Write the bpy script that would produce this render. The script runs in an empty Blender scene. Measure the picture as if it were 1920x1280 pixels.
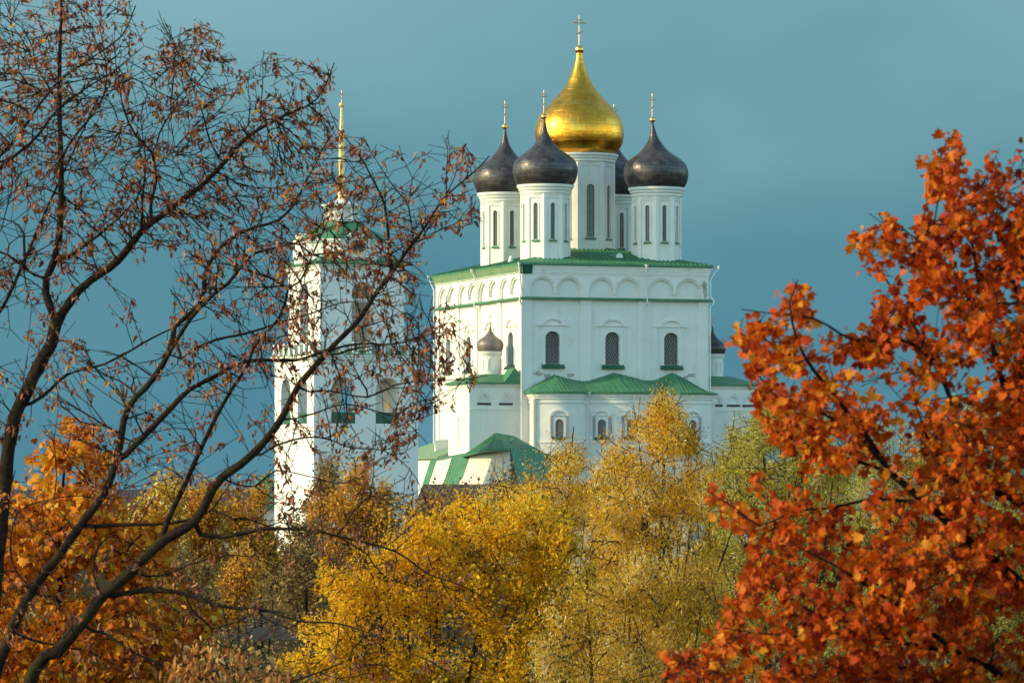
import bpy, bmesh, math, random
import numpy as np
from mathutils import Vector, Matrix
from mathutils.geometry import tessellate_polygon

random.seed(7)
R = np.random.default_rng(11)
scene = bpy.context.scene
COL = scene.collection
rad = math.radians

# ------------------------------------------------------------------ camera
F_PX, EYE = 8200.0, 3.74                      # focal length in px of a 1920 px wide frame; eye height above the cathedral's ground
PITCH = math.atan(290.0 / F_PX)
cam_data = bpy.data.cameras.new('camera')
cam = bpy.data.objects.new('camera', cam_data)
COL.objects.link(cam)
cam.location = (0, 0, EYE)
cam.rotation_euler = (math.pi / 2 + PITCH, 0, 0)
cam_data.sensor_width = 36.0
cam_data.lens = F_PX / 1920.0 * 36.0
cam_data.clip_start = 0.5
cam_data.clip_end = 20000
cam_data.dof.use_dof = True
cam_data.dof.focus_distance = 520
cam_data.dof.aperture_fstop = 9.0
scene.camera = cam

# ------------------------------------------------------------------ light
SUN_EL = rad(22)
SUN_XY = Vector((-0.974, -0.225)).normalized()
SUN_DIR = Vector((SUN_XY.x * math.cos(SUN_EL), SUN_XY.y * math.cos(SUN_EL), math.sin(SUN_EL)))
ld = bpy.data.lights.new('sun', 'SUN')
ld.energy = 2.0
ld.angle = rad(0.5)
ld.color = (0.90, 0.655, 0.31)
sun = bpy.data.objects.new('sun', ld)
COL.objects.link(sun)
sun.rotation_euler = SUN_DIR.to_track_quat('Z', 'Y').to_euler()
sun.location = (-200, -60, 200)

world = bpy.data.worlds.new('World')
scene.world = world
world.use_nodes = True
wt = world.node_tree
wt.nodes.clear()


def wn(kind, **kw):
    n = wt.nodes.new(kind)
    for k, v in kw.items():
        setattr(n, k, v)
    return n


def ramp(node, stops, interp='LINEAR'):
    cr = node.color_ramp
    cr.interpolation = interp
    while len(cr.elements) < len(stops):
        cr.elements.new(0.5)
    for e, (p, c) in zip(cr.elements, stops):
        e.position = p
        e.color = (c[0], c[1], c[2], 1)


sky = wn('ShaderNodeTexSky', sky_type='NISHITA', sun_disc=False)
sky.sun_elevation = SUN_EL
sky.sun_rotation = math.atan2(SUN_XY.x, SUN_XY.y)
sky.air_density = 1.0
sky.dust_density = 0.7
sky.ozone_density = 1.5
bg1 = wn('ShaderNodeBackground')
bg1.inputs[1].default_value = 0.15
tint = wn('ShaderNodeMix', data_type='RGBA', blend_type='MULTIPLY')
tint.inputs[0].default_value = 1.0
tint.inputs[7].default_value = (0.95, 1.12, 0.96, 1)
wt.links.new(sky.outputs[0], tint.inputs[6])
wt.links.new(tint.outputs[2], bg1.inputs[0])
# a bank of slate blue storm cloud stands over the half of the sky away from the sun
tc = wn('ShaderNodeTexCoord')
sep = wn('ShaderNodeSeparateXYZ')
wt.links.new(tc.outputs['Generated'], sep.inputs[0])
mp = wn('ShaderNodeMapping')
mp.inputs['Scale'].default_value = (7, 7, 16)
wt.links.new(tc.outputs['Generated'], mp.inputs[0])
nz = wn('ShaderNodeTexNoise')
nz.inputs['Scale'].default_value = 1.0
nz.inputs['Detail'].default_value = 5
nz.inputs['Roughness'].default_value = 0.45
wt.links.new(mp.outputs[0], nz.inputs[0])
ma = wn('ShaderNodeMath', operation='MULTIPLY_ADD')
ma.inputs[1].default_value = 0.14
wt.links.new(nz.outputs[0], ma.inputs[0])
wt.links.new(sep.outputs[2], ma.inputs[2])
cr = wn('ShaderNodeValToRGB')
ramp(cr, [(0.00, (0.070, 0.150, 0.188)), (0.070, (0.054, 0.136, 0.174)), (0.100, (0.037, 0.113, 0.150)), (0.130, (0.049, 0.132, 0.163)),
          (0.163, (0.078, 0.170, 0.198)), (0.213, (0.106, 0.205, 0.235)), (0.5, (0.13, 0.22, 0.25))])
wt.links.new(ma.outputs[0], cr.inputs[0])
bg2 = wn('ShaderNodeBackground')
bg2.inputs[1].default_value = 1.0
wt.links.new(cr.outputs[0], bg2.inputs[0])
mr = wn('ShaderNodeMapRange')
mr.inputs[1].default_value = 0.25
mr.inputs[2].default_value = 0.75
wt.links.new(sep.outputs[1], mr.inputs[0])
mx = wn('ShaderNodeMixShader')
wt.links.new(mr.outputs[0], mx.inputs[0])
wt.links.new(bg1.outputs[0], mx.inputs[1])
wt.links.new(bg2.outputs[0], mx.inputs[2])
wo = wn('ShaderNodeOutputWorld')
wt.links.new(mx.outputs[0], wo.inputs[0])

scene.view_settings.view_transform = 'Standard'
scene.view_settings.look = 'None'
scene.view_settings.exposure = 1.1
scene.view_settings.gamma = 1.0
scene.render.engine = 'CYCLES'
scene.cycles.max_bounces = 6
scene.cycles.diffuse_bounces = 3
scene.cycles.glossy_bounces = 3
scene.cycles.transmission_bounces = 3
scene.cycles.transparent_max_bounces = 4
scene.cycles.caustics_reflective = False
scene.cycles.caustics_refractive = False
scene.cycles.use_denoising = True


# ------------------------------------------------------------------ pixel -> point (1920 px frame), at distance Y
def at(u, v, Y):
    x = (u - 960) / F_PX
    z = (640 - v) / F_PX
    c, s = math.cos(PITCH), math.sin(PITCH)
    yy, zz = c - z * s, s + z * c
    return Vector((x / yy * Y, Y, EYE + zz / yy * Y))


# ------------------------------------------------------------------ materials
def mat(name):
    m = bpy.data.materials.new(name)
    m.use_nodes = True
    nt = m.node_tree
    b = nt.nodes['Principled BSDF']
    return m, nt, b


def link(nt, a, b):
    nt.links.new(a, b)


def noise_color(nt, scale, stops, detail=4, coord='Object', vec_scale=None, rough=0.6):
    t = nt.nodes.new('ShaderNodeTexCoord')
    n = nt.nodes.new('ShaderNodeTexNoise')
    n.inputs['Scale'].default_value = scale
    n.inputs['Detail'].default_value = detail
    n.inputs['Roughness'].default_value = rough
    if vec_scale:
        mpp = nt.nodes.new('ShaderNodeMapping')
        mpp.inputs['Scale'].default_value = vec_scale
        link(nt, t.outputs[coord], mpp.inputs[0])
        link(nt, mpp.outputs[0], n.inputs[0])
    else:
        link(nt, t.outputs[coord], n.inputs[0])
    c = nt.nodes.new('ShaderNodeValToRGB')
    ramp(c, stops)
    link(nt, n.outputs[0], c.inputs[0])
    return c.outputs[0], n.outputs[0]


def bump(nt, b, src, strength=0.3, dist=0.05):
    bn = nt.nodes.new('ShaderNodeBump')
    bn.inputs['Strength'].default_value = strength
    bn.inputs['Distance'].default_value = dist
    link(nt, src, bn.inputs['Height'])
    link(nt, bn.outputs[0], b.inputs['Normal'])


def mixc(nt, fac, a, bb, blend='MIX'):
    n = nt.nodes.new('ShaderNodeMix')
    n.data_type = 'RGBA'
    n.blend_type = blend
    if isinstance(fac, float):
        n.inputs[0].default_value = fac
    else:
        link(nt, fac, n.inputs[0])
    for i, s in ((6, a), (7, bb)):
        if isinstance(s, tuple):
            n.inputs[i].default_value = (*s, 1)
        else:
            link(nt, s, n.inputs[i])
    return n.outputs[2]


def plaster(name, c1, c2, stain=(0.42, 0.40, 0.36), stain_amt=0.35):
    m, nt, b = mat(name)
    col, _ = noise_color(nt, 0.35, [(0.3, c1), (0.7, c2)], 5)
    st, f = noise_color(nt, 1.0, [(0.57, (0, 0, 0)), (0.76, (1, 1, 1))], 6, vec_scale=(0.8, 0.8, 0.2), rough=0.7)
    ml = nt.nodes.new('ShaderNodeMath')
    ml.operation = 'MULTIPLY'
    ml.inputs[1].default_value = stain_amt
    link(nt, st, ml.inputs[0])
    link(nt, mixc(nt, ml.outputs[0], col, stain), b.inputs['Base Color'])
    b.inputs['Roughness'].default_value = 0.85
    _, f2 = noise_color(nt, 2.2, [(0, (0, 0, 0)), (1, (1, 1, 1))], 6)
    bump(nt, b, f2, 0.35, 0.06)
    return m


def painted(name, c1, c2, rough=0.42, scale=0.6, bumps=0.15, spec=0.5):
    m, nt, b = mat(name)
    col, f = noise_color(nt, scale, [(0.3, c1), (0.7, c2)], 6)
    link(nt, col, b.inputs['Base Color'])
    b.inputs['Roughness'].default_value = rough
    b.inputs['Specular IOR Level'].default_value = spec
    bump(nt, b, f, bumps, 0.05)
    return m


def shingled(name, base, vary, metallic, rough, bw, bh, bump_s):
    """sheets laid in courses round a dome: UV u = metres round, v = metres up"""
    m, nt, b = mat(name)
    uv = nt.nodes.new('ShaderNodeUVMap')
    br = nt.nodes.new('ShaderNodeTexBrick')
    br.inputs['Scale'].default_value = 1.0
    br.inputs['Brick Width'].default_value = bw
    br.inputs['Row Height'].default_value = bh
    br.inputs['Mortar Size'].default_value = 0.018
    br.inputs['Bias'].default_value = 0.0
    br.inputs['Color1'].default_value = (*base, 1)
    br.inputs['Color2'].default_value = (*vary, 1)
    br.inputs['Mortar'].default_value = (*[x * 0.45 for x in base], 1)
    link(nt, uv.outputs[0], br.inputs[0])
    nz_c, nz_f = noise_color(nt, 0.8, [(0.25, (0.72, 0.72, 0.72)), (0.75, (1.15, 1.12, 1.08))], 5)
    link(nt, mixc(nt, 1.0, br.outputs[0], nz_c, 'MULTIPLY'), b.inputs['Base Color'])
    b.inputs['Metallic'].default_value = metallic
    rr = nt.nodes.new('ShaderNodeMapRange')
    rr.inputs[3].default_value = rough - 0.08
    rr.inputs[4].default_value = rough + 0.12
    link(nt, nz_f, rr.inputs[0])
    link(nt, rr.outputs[0], b.inputs['Roughness'])
    h = nt.nodes.new('ShaderNodeRGBToBW')
    link(nt, br.outputs[0], h.inputs[0])
    w = nt.nodes.new('ShaderNodeTexNoise')
    w.inputs['Scale'].default_value = 1.3
    w.inputs['Detail'].default_value = 3
    t = nt.nodes.new('ShaderNodeTexCoord')
    link(nt, t.outputs['Object'], w.inputs[0])
    ad = nt.nodes.new('ShaderNodeMath')
    ad.operation = 'MULTIPLY_ADD'
    ad.inputs[1].default_value = 1.5
    link(nt, w.outputs[0], ad.inputs[0])
    link(nt, h.outputs[0], ad.inputs[2])
    bump(nt, b, ad.outputs[0], bump_s, 0.06)
    return m


def foliage(name, stops, transl=0.4, clump=0.25, rough=0.55):
    """leaf colour varies leaf by leaf (random per island) and a little branch by branch"""
    m, nt, b = mat(name)
    g = nt.nodes.new('ShaderNodeNewGeometry')
    c = nt.nodes.new('ShaderNodeValToRGB')
    ramp(c, stops)
    cl, f = noise_color(nt, 0.55, [(0, (0, 0, 0)), (1, (1, 1, 1))], 3)
    mm = nt.nodes.new('ShaderNodeMapRange')
    mm.inputs[1].default_value = 0.3
    mm.inputs[2].default_value = 0.7
    mm.inputs[3].default_value = -clump
    mm.inputs[4].default_value = clump
    link(nt, f, mm.inputs[0])
    ad = nt.nodes.new('ShaderNodeMath')
    ad.operation = 'ADD'
    link(nt, g.outputs['Random Per Island'], ad.inputs[0])
    link(nt, mm.outputs[0], ad.inputs[1])
    link(nt, ad.outputs[0], c.inputs[0])
    link(nt, c.outputs[0], b.inputs['Base Color'])
    b.inputs['Roughness'].default_value = rough
    b.inputs['Specular IOR Level'].default_value = 0.18
    tr = nt.nodes.new('ShaderNodeBsdfTranslucent')
    link(nt, c.outputs[0], tr.inputs[0])
    ms = nt.nodes.new('ShaderNodeMixShader')
    ms.inputs[0].default_value = transl
    link(nt, b.outputs[0], ms.inputs[1])
    link(nt, tr.outputs[0], ms.inputs[2])
    link(nt, ms.outputs[0], nt.nodes['Material Output'].inputs[0])
    return m


def bark(name, c1, c2, moss=None, scale=9):
    m, nt, b = mat(name)
    col, f = noise_color(nt, scale, [(0.3, c1), (0.7, c2)], 6)
    if moss:
        mf, _ = noise_color(nt, 2.3, [(0.52, (0, 0, 0)), (0.66, (1, 1, 1))], 5)
        col = mixc(nt, mf, col, moss)
    link(nt, col, b.inputs['Base Color'])
    b.inputs['Roughness'].default_value = 0.95
    b.inputs['Specular IOR Level'].default_value = 0.08
    bump(nt, b, f, 0.9, 0.03)
    return m


WHITE = plaster('white_limewash', (0.80, 0.79, 0.75), (0.73, 0.72, 0.68), (0.42, 0.39, 0.35), 0.5)
WHITE2 = plaster('tower_limewash', (0.78, 0.77, 0.75), (0.72, 0.715, 0.69), (0.46, 0.45, 0.42), 0.30)
TRIM = plaster('white_trim', (0.80, 0.79, 0.76), (0.72, 0.71, 0.67), (0.46, 0.34, 0.28), 0.6)
PINKISH = plaster('pinkish_plaster', (0.74, 0.68, 0.62), (0.68, 0.62, 0.56), (0.45, 0.40, 0.36), 0.3)
GREEN = painted('green_roof_paint', (0.030, 0.150, 0.068), (0.070, 0.225, 0.110), 0.5, 0.7, 0.3)
GREEN_OLD = painted('weathered_green_paint', (0.13, 0.25, 0.13), (0.25, 0.35, 0.21), 0.6, 1.1)
DARK_GREEN = painted('dark_and_shaded_green', (0.018, 0.085, 0.05), (0.025, 0.11, 0.065), 0.45, 0.5)
PIPE = painted('white_pipe_paint', (0.74, 0.74, 0.72), (0.66, 0.66, 0.64), 0.4, 1.0)
GOLD = shingled('gilded_sheet', (1.0, 0.53, 0.075), (1.0, 0.41, 0.04), 1.0, 0.28, 2.1, 1.05, 0.5)
GOLD_S, _nt, _b = mat('gilded_metal')
_b.inputs['Base Color'].default_value = (0.92, 0.55, 0.16, 1)
_b.inputs['Metallic'].default_value = 1.0
_b.inputs['Roughness'].default_value = 0.3
BRASS = painted('old_gilding', (0.62, 0.42, 0.24), (0.50, 0.32, 0.18), 0.4, 2.0)
BRASS.node_tree.nodes['Principled BSDF'].inputs['Metallic'].default_value = 0.5
SPIRE = painted('gilded_spire', (0.82, 0.56, 0.24), (0.74, 0.48, 0.18), 0.4, 0.8)
SPIRE.node_tree.nodes['Principled BSDF'].inputs['Metallic'].default_value = 0.25
LEAD = shingled('dark_dome_sheet', (0.048, 0.044, 0.052), (0.108, 0.093, 0.094), 0.35, 0.34, 1.0, 0.50, 0.8)
LEAD_SUNLIT = shingled('sunlit_dome_sheet', (0.22, 0.18, 0.17), (0.28, 0.235, 0.22), 0.3, 0.42, .5, .3, 0.5)  # lighter copy of the dome sheet for the south chapel, sunlight put into its colour
GLASS = painted('dark_window_glass', (0.035, 0.065, 0.085), (0.05, 0.085, 0.105), 0.12, 0.6, 0.02)
LATTICE_PANE = painted('deep_window_dark', (0.018, 0.016, 0.026), (0.03, 0.022, 0.034), 0.3, 0.6, 0.0)
BARS = painted('pale_window_lattice', (0.38, 0.36, 0.37), (0.32, 0.30, 0.31), 0.6, 1.0)
MULLION = painted('grey_window_bars', (0.12, 0.11, 0.11), (0.16, 0.15, 0.15), 0.6, 1.0)
CLOCK_D = painted('clock_face_dark', (0.03, 0.035, 0.045), (0.045, 0.05, 0.06), 0.5, 1.0)
BRONZE = painted('green_bronze', (0.10, 0.22, 0.17), (0.16, 0.30, 0.22), 0.45, 1.5)
DARK_IN, _nt, _b = mat('unlit_interior')
_b.inputs['Base Color'].default_value = (0.05, 0.05, 0.055, 1)
_b.inputs['Roughness'].default_value = 0.9
PLANK = painted('weathered_dark_boards', (0.045, 0.035, 0.042), (0.075, 0.06, 0.065), 0.75, 1.2)
RUBBLE = painted('grey_wall_stone', (0.22, 0.20, 0.18), (0.33, 0.30, 0.27), 0.9, 1.6, 0.6)
CONCRETE = painted('grey_concrete', (0.085, 0.075, 0.075), (0.055, 0.05, 0.05), 0.85, 1.4, 0.3)
IRON = painted('dark_iron', (0.03, 0.03, 0.035), (0.05, 0.045, 0.05), 0.5, 3.0)


# ------------------------------------------------------------------ mesh helpers
class MB:
    def __init__(self):
        self.V, self.F, self.UV = [], [], None

    def add(self, vs, fs):
        o = len(self.V)
        self.V += [tuple(v) for v in vs]
        self.F += [tuple(o + i for i in f) for f in fs]
        return self

    def box(self, x0, x1, y0, y1, z0, z1):
        return self.add([(x, y, z) for z in (z0, z1) for y in (y0, y1) for x in (x0, x1)],
                        [(0, 2, 3, 1), (4, 5, 7, 6), (0, 1, 5, 4), (2, 6, 7, 3), (0, 4, 6, 2), (1, 3, 7, 5)])

    def fbox(self, fr, s0, s1, t0, t1, n0, n1):
        O, U, V, N = fr
        return self.add([O + U * s + V * t + N * n for n in (n0, n1) for t in (t0, t1) for s in (s0, s1)],
                        [(0, 2, 3, 1), (4, 5, 7, 6), (0, 1, 5, 4), (2, 6, 7, 3), (0, 4, 6, 2), (1, 3, 7, 5)])

    def extr(self, poly, vec):
        n = len(poly)
        vec = Vector(vec)
        a = [Vector(p) for p in poly]
        return self.add(a + [p + vec for p in a],
                        [tuple(range(n))[::-1], tuple(range(n, 2 * n))] + [(i, (i + 1) % n, n + (i + 1) % n, n + i) for i in range(n)])

    def plate(self, fr, outer, holes, n0, n1):
        """flat slab with openings; outer and holes are (s,t) loops in the frame fr"""
        O, U, V, N = fr
        loops = [outer] + holes
        pts = [p for l in loops for p in l]
        tris = tessellate_polygon([[Vector((p[0], p[1], 0)) for p in l] for l in loops])
        k = len(pts)
        vs = [O + U * s + V * t + N * n0 for s, t in pts] + [O + U * s + V * t + N * n1 for s, t in pts]
        fs = [tuple(t)[::-1] for t in tris] + [tuple(i + k for i in t) for t in tris]
        o = 0
        for l in loops:
            m = len(l)
            fs += [(o + i, o + (i + 1) % m, k + o + (i + 1) % m, k + o + i) for i in range(m)]
            o += m
        return self.add(vs, fs)

    def lathe(self, prof, n, c, phase=0.0, lean=(0, 0), uv=False, cap=True):
        cx, cy, z0 = c
        h = max(p[1] for p in prof) or 1
        b = len(self.V)
        rows = len(prof)
        if uv:
            self.UV = {}
            rmax = max(p[0] for p in prof)
            arc = [0.0]
            for i in range(1, rows):
                arc.append(arc[-1] + math.hypot(prof[i][0] - prof[i - 1][0], prof[i][1] - prof[i - 1][1]))
        for j, (r, z) in enumerate(prof):
            k = (max(z, 0) / h) ** 1.6
            for i in range(n):
                a = phase + 2 * math.pi * i / n
                self.V.append((cx + r * math.cos(a) + lean[0] * k, cy + r * math.sin(a) + lean[1] * k, z0 + z))
        for j in range(rows - 1):
            for i in range(n):
                i2 = (i + 1) % n
                self.F.append((b + j * n + i, b + j * n + i2, b + (j + 1) * n + i2, b + (j + 1) * n + i))
                if uv:
                    u0, u1 = rmax * 2 * math.pi * i / n, rmax * 2 * math.pi * (i + 1) / n
                    self.UV[len(self.F) - 1] = [(u0, arc[j]), (u1, arc[j]), (u1, arc[j + 1]), (u0, arc[j + 1])]
        if cap:
            self.F.append(tuple(b + i for i in range(n))[::-1])
            self.F.append(tuple(b + (rows - 1) * n + i for i in range(n)))
        return self

    def tube(self, p0, p1, r0, r1=None, n=8):
        r1 = r0 if r1 is None else r1
        p0, p1 = Vector(p0), Vector(p1)
        d = (p1 - p0).normalized()
        a = d.cross(Vector((0.31, 0.2, 0.93)) if abs(d.z) < 0.9 else Vector((1, 0, 0))).normalized()
        bb = d.cross(a)
        vs = []
        for p, r in ((p0, r0), (p1, r1)):
            for i in range(n):
                t = 2 * math.pi * (i + 0.5) / n
                vs.append(p + a * (r * math.cos(t)) + bb * (r * math.sin(t)))
        return self.add(vs, [tuple(range(n))[::-1], tuple(range(n, 2 * n))] + [(i, (i + 1) % n, n + (i + 1) % n, n + i) for i in range(n)])

    def path(self, pts, r, n=8):
        for a, b in zip(pts, pts[1:]):
            self.tube(a, b, r, None, n)
        return self

    def build(self, name, m, parent=None, smooth=False, recalc=True):
        me = bpy.data.meshes.new(name)
        me.from_pydata([tuple(v) for v in self.V], [], self.F)
        if self.UV:
            ul = me.uv_layers.new(name='UVMap')
            for p in me.polygons:
                q = self.UV.get(p.index)
                if q:
                    for li, t in zip(p.loop_indices, q):
                        ul.data[li].uv = t
        if recalc:
            bm = bmesh.new()
            bm.from_mesh(me)
            bmesh.ops.recalc_face_normals(bm, faces=bm.faces)
            bm.to_mesh(me)
            bm.free()
        if smooth:
            me.polygons.foreach_set('use_smooth', [True] * len(me.polygons))
            me.set_sharp_from_angle(angle=rad(38))
        me.materials.append(m)
        o = bpy.data.objects.new(name, me)
        COL.objects.link(o)
        o.parent = parent
        return o


def tag(o, label=None, cat=None, group=None, kind=None):
    for k, v in (('label', label), ('category', cat), ('group', group), ('kind', kind)):
        if v:
            o[k] = v
    return o


def empty(name, loc, rz=0.0):
    o = bpy.data.objects.new(name, None)
    o.empty_display_size = 1
    o.location = loc
    o.rotation_euler = (0, 0, rz)
    COL.objects.link(o)
    return o


def arch(cx, w, z0, zt, rise, n=10):
    """loop of an opening: w wide from z0 up, its arched head rising by `rise` to zt"""
    h = w / 2
    zs = zt - rise
    return [(cx - h, z0), (cx + h, z0)] + [(cx + h * math.cos(math.pi * i / n), zs + rise * math.sin(math.pi * i / n)) for i in range(n + 1)]


def in_arch(s, t, cx, w, z0, zt, rise):
    h = w / 2
    if abs(s - cx) > h or t < z0 or t > zt:
        return False
    zs = zt - rise
    return t <= zs or ((s - cx) / h) ** 2 + ((t - zs) / rise) ** 2 <= 1


def lattice(mb, fr, cx, w, z0, zt, rise, dx, slope, r, n):
    """diamond grille clipped to the opening"""
    O, U, V, N = fr
    for sg in (-1, 1):
        k = -40
        while k < 40:
            s0 = cx + k * dx
            k += 1
            run = None
            ts = np.linspace(z0, zt, 90)
            ins = [in_arch(s0 + sg * (t - z0) / slope, t, cx, w, z0, zt, rise) for t in ts]
            if not any(ins):
                continue
            i0 = ins.index(True)
            i1 = len(ins) - 1 - ins[::-1].index(True)
            if i1 - i0 < 2:
                continue
            ta, tb = ts[i0], ts[i1]
            pa = O + U * (s0 + sg * (ta - z0) / slope) + V * ta + N * (n + 0.01 * sg)
            pb = O + U * (s0 + sg * (tb - z0) / slope) + V * tb + N * (n + 0.01 * sg)
            mb.tube(pa, pb, r, None, 4)


X3, Y3, Z3 = Vector((1, 0, 0)), Vector((0, 1, 0)), Vector((0, 0, 1))


def cross(parent, x, y, z, h, w, m, yaw_vec=Vector((1, 0, 0)), t=0.09):
    """eight-pointed church cross: upright, short bar, long bar, slanted foot bar"""
    o = Vector((x, y, z))
    mb = MB()
    mb.tube(o, o + Z3 * h, t, t * 0.7, 6)
    mb.tube(o + Z3 * h * 0.80 - yaw_vec * w, o + Z3 * h * 0.80 + yaw_vec * w, t, None, 6)
    mb.tube(o + Z3 * h * 0.90 - yaw_vec * w * 0.45, o + Z3 * h * 0.90 + yaw_vec * w * 0.45, t * 0.8, None, 6)
    mb.tube(o + Z3 * h * 0.42 - yaw_vec * w * 0.5, o + Z3 * h * 0.50 + yaw_vec * w * 0.5, t * 0.8, None, 6)
    mb.tube(o + Z3 * (h - 0.02), o + Z3 * (h + 0.25), t * 1.2, 0.02, 6)
    return mb.build('cross', m, parent)


def ball(parent, x, y, z, r, m):
    pr = [(max(0.02, r * math.sin(math.pi * i / 12)), r - r * math.cos(math.pi * i / 12)) for i in range(13)]
    return MB().lathe(pr, 20, (x, y, z - r)).build('ball', m, parent, True)


# =================================================================== the cathedral
# local frame: x along the front (east) wall, y back along the lit south wall, corner at the origin
TH = rad(19.0)
cath = empty('cathedral', (1.34, 577.0, 0.0), TH)
tag(cath, 'white five-domed cathedral with one golden dome and green roofs', 'cathedral')
W, L = 26.45, 36.95
Z_STR, Z_TOP, Z_EAVE = 29.75, 33.15, 34.55


def smooth_pts(prof, k=4):
    """Catmull-Rom resample of a lathe profile"""
    p = [prof[0]] + list(prof) + [prof[-1]]
    out = []
    for i in range(1, len(p) - 2):
        for j in range(k):
            t = j / k
            out.append(tuple(0.5 * (2 * p[i][a] + (p[i + 1][a] - p[i - 1][a]) * t + (2 * p[i - 1][a] - 5 * p[i][a] + 4 * p[i + 1][a] - p[i + 2][a]) * t * t
                                    + (3 * p[i][a] - p[i - 1][a] - 3 * p[i + 1][a] + p[i + 2][a]) * t ** 3) for a in (0, 1)))
    out.append(tuple(prof[-1]))
    return [(max(r, 0.03), z) for r, z in out]


def arcade_loop(x0, x1, z0, zs, ry, ins=0.0):
    xm = (x0 + x1) / 2
    rx = (x1 - x0) / 4
    pts = [(x0 + ins, z0 + ins * 0.04), (x1 - ins, z0 + ins * 0.04)]
    for cx in (xm + rx, xm - rx):
        for i in range(13):
            a = rad(165 * i / 12) if cx > xm else rad(15 + 165 * i / 12)
            pts.append((cx + (rx - ins) * math.cos(a), zs + (ry - ins) * math.sin(a)))
    return pts


def facade(fr, length, pil, wins, pairs):
    """one storey-high wall: recessed bays between pilasters, arched windows, an arcade of paired round arches on top"""
    O, U, V, N = fr
    wz0, wzt, ww, rise = 21.25, 25.55, 2.05, 0.85
    mb = MB()
    mb.plate(fr, [(0, -3), (length, -3), (length, Z_TOP + 0.3), (0, Z_TOP + 0.3)], [arch(c, ww, wz0, wzt, rise) for c in wins] + [arcade_loop(a, b, Z_STR + 0.30, 30.95, 1.88) for a, b in pairs], -1.0, -0.20)
    mb.fbox(fr, 1.02, length - 1.02, Z_STR + 0.1, Z_TOP, -0.95, -0.46)
    wall = mb.build('wall', WHITE, cath)
    mb = MB()
    for a, b in pil:
        mb.fbox(fr, a, b, -3, Z_STR, -0.20, 0.0)
        mb.fbox(fr, a - 0.08, b + 0.08, Z_STR - 0.55, Z_STR - 0.003, -0.20, 0.05)
    mb.build('pilaster', WHITE, wall)
    # frieze of blind arches
    mb = MB()
    mb.plate(fr, [(0, Z_STR + 0.2), (length, Z_STR + 0.2), (length, Z_TOP), (0, Z_TOP)], [arcade_loop(a, b, Z_STR + 0.32, 30.95, 1.85) for a, b in pairs], -0.20, 0.0)
    for a, b in pairs:
        mb.plate(fr, arcade_loop(a, b, Z_STR + 0.32, 30.95, 1.85), [arcade_loop(a, b, Z_STR + 0.32, 30.95, 1.85, 0.26)], -0.47, -0.17)
        xm = (a + b) / 2
        mb.fbox(fr, xm - 0.16, xm + 0.16, 30.75, 31.4, -0.47, -0.03)
        mb.fbox(fr, xm - 0.10, xm + 0.10, 30.55, 30.746, -0.47, -0.05)
    mb.build('arcade', TRIM, wall)
    for c in wins:
        w = MB().fbox(fr, c - ww / 2 - 0.05, c + ww / 2 + 0.05, wz0 - 0.05, wzt + 0.05, -0.96, -0.80).build('window', LATTICE_PANE, cath)
        g = MB()
        lattice(g, fr, c, ww, wz0, wzt, rise, 0.36, 1.75, 0.033, -0.74)
        g.build('lattice', BARS, w)
        s = MB()
        s.extr([O + U * (c - 1.55) + V * z + N * n for z, n in ((20.62, -0.2), (20.62, 0.32), (20.78, 0.34), (21.24, -0.21), (21.26, -0.70), (20.9, -0.70))], U * 3.1)
        s.build('sill', DARK_GREEN, w)
        h = MB()
        h.plate(fr, arch(c, 3.5, 26.32, 27.45, 1.05, 14), [arch(c, 2.7, 26.326, 27.12, 0.76, 14)], -0.20, 0.02)
        for sg in (-1, 1):
            h.fbox(fr, min(c + sg * 1.75, c + sg * 2.25), max(c + sg * 1.75, c + sg * 2.25), 26.28, 26.42, -0.2, 0.05)
            h.fbox(fr, min(c + sg * 1.5, c + sg * 1.75), max(c + sg * 1.5, c + sg * 1.75), 21.3, 26.27, -0.2, -0.10)
        h.plate(fr, [(c - 1.48, 21.0), (c + 1.48, 21.0), (c + 1.48, 26.1), (c - 1.48, 26.1)], [arch(c, 2.1, 21.006, 25.58, 0.86, 10)], -0.2, -0.13)
        h.build('hood_mould', TRIM, w)
    return wall


bay = 8.88
FRE = (Vector((0, 0, 0)), X3, Z3, -Y3)
FRS = (Vector((-0.004, 0.006, 0)), Y3, Z3, -X3)
FRN = (Vector((W + 0.004, 0.006, 0)), Y3, Z3, X3)
FRW = (Vector((0, L + 0.02, 0)), X3, Z3, Y3)
e_pil = [(0, 1.34), (8.23, 9.73), (16.46, 18.10), (25.0, W)]
e_pairs = [(1.04, 8.45), (9.36, 16.84), (17.75, 25.53)]
facade(FRE, W, e_pil, [4.36, 12.80, 21.17], e_pairs)
s_pil = [(k * bay, k * bay + 1.4) for k in range(5)]
s_pairs = [(k * bay + 1.0, (k + 1) * bay + 0.4) for k in range(4)]
s_win = [k * bay + 5.1 for k in range(4)]
facade(FRS, L - 0.01, s_pil, s_win, s_pairs)
facade(FRN, L - 0.01, s_pil, s_win, s_pairs)
facade(FRW, W, e_pil, [4.36, 12.80, 21.17], e_pairs)
MB().box(1.02, W - 1.02, 1.02, L - 1.02, -3, Z_TOP).build('core_wall', DARK_IN, cath)


def ring_slab(mb, p, z0, z1):
    mb.box(-p, W + p, -p, L + p, z0, z1)


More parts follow.
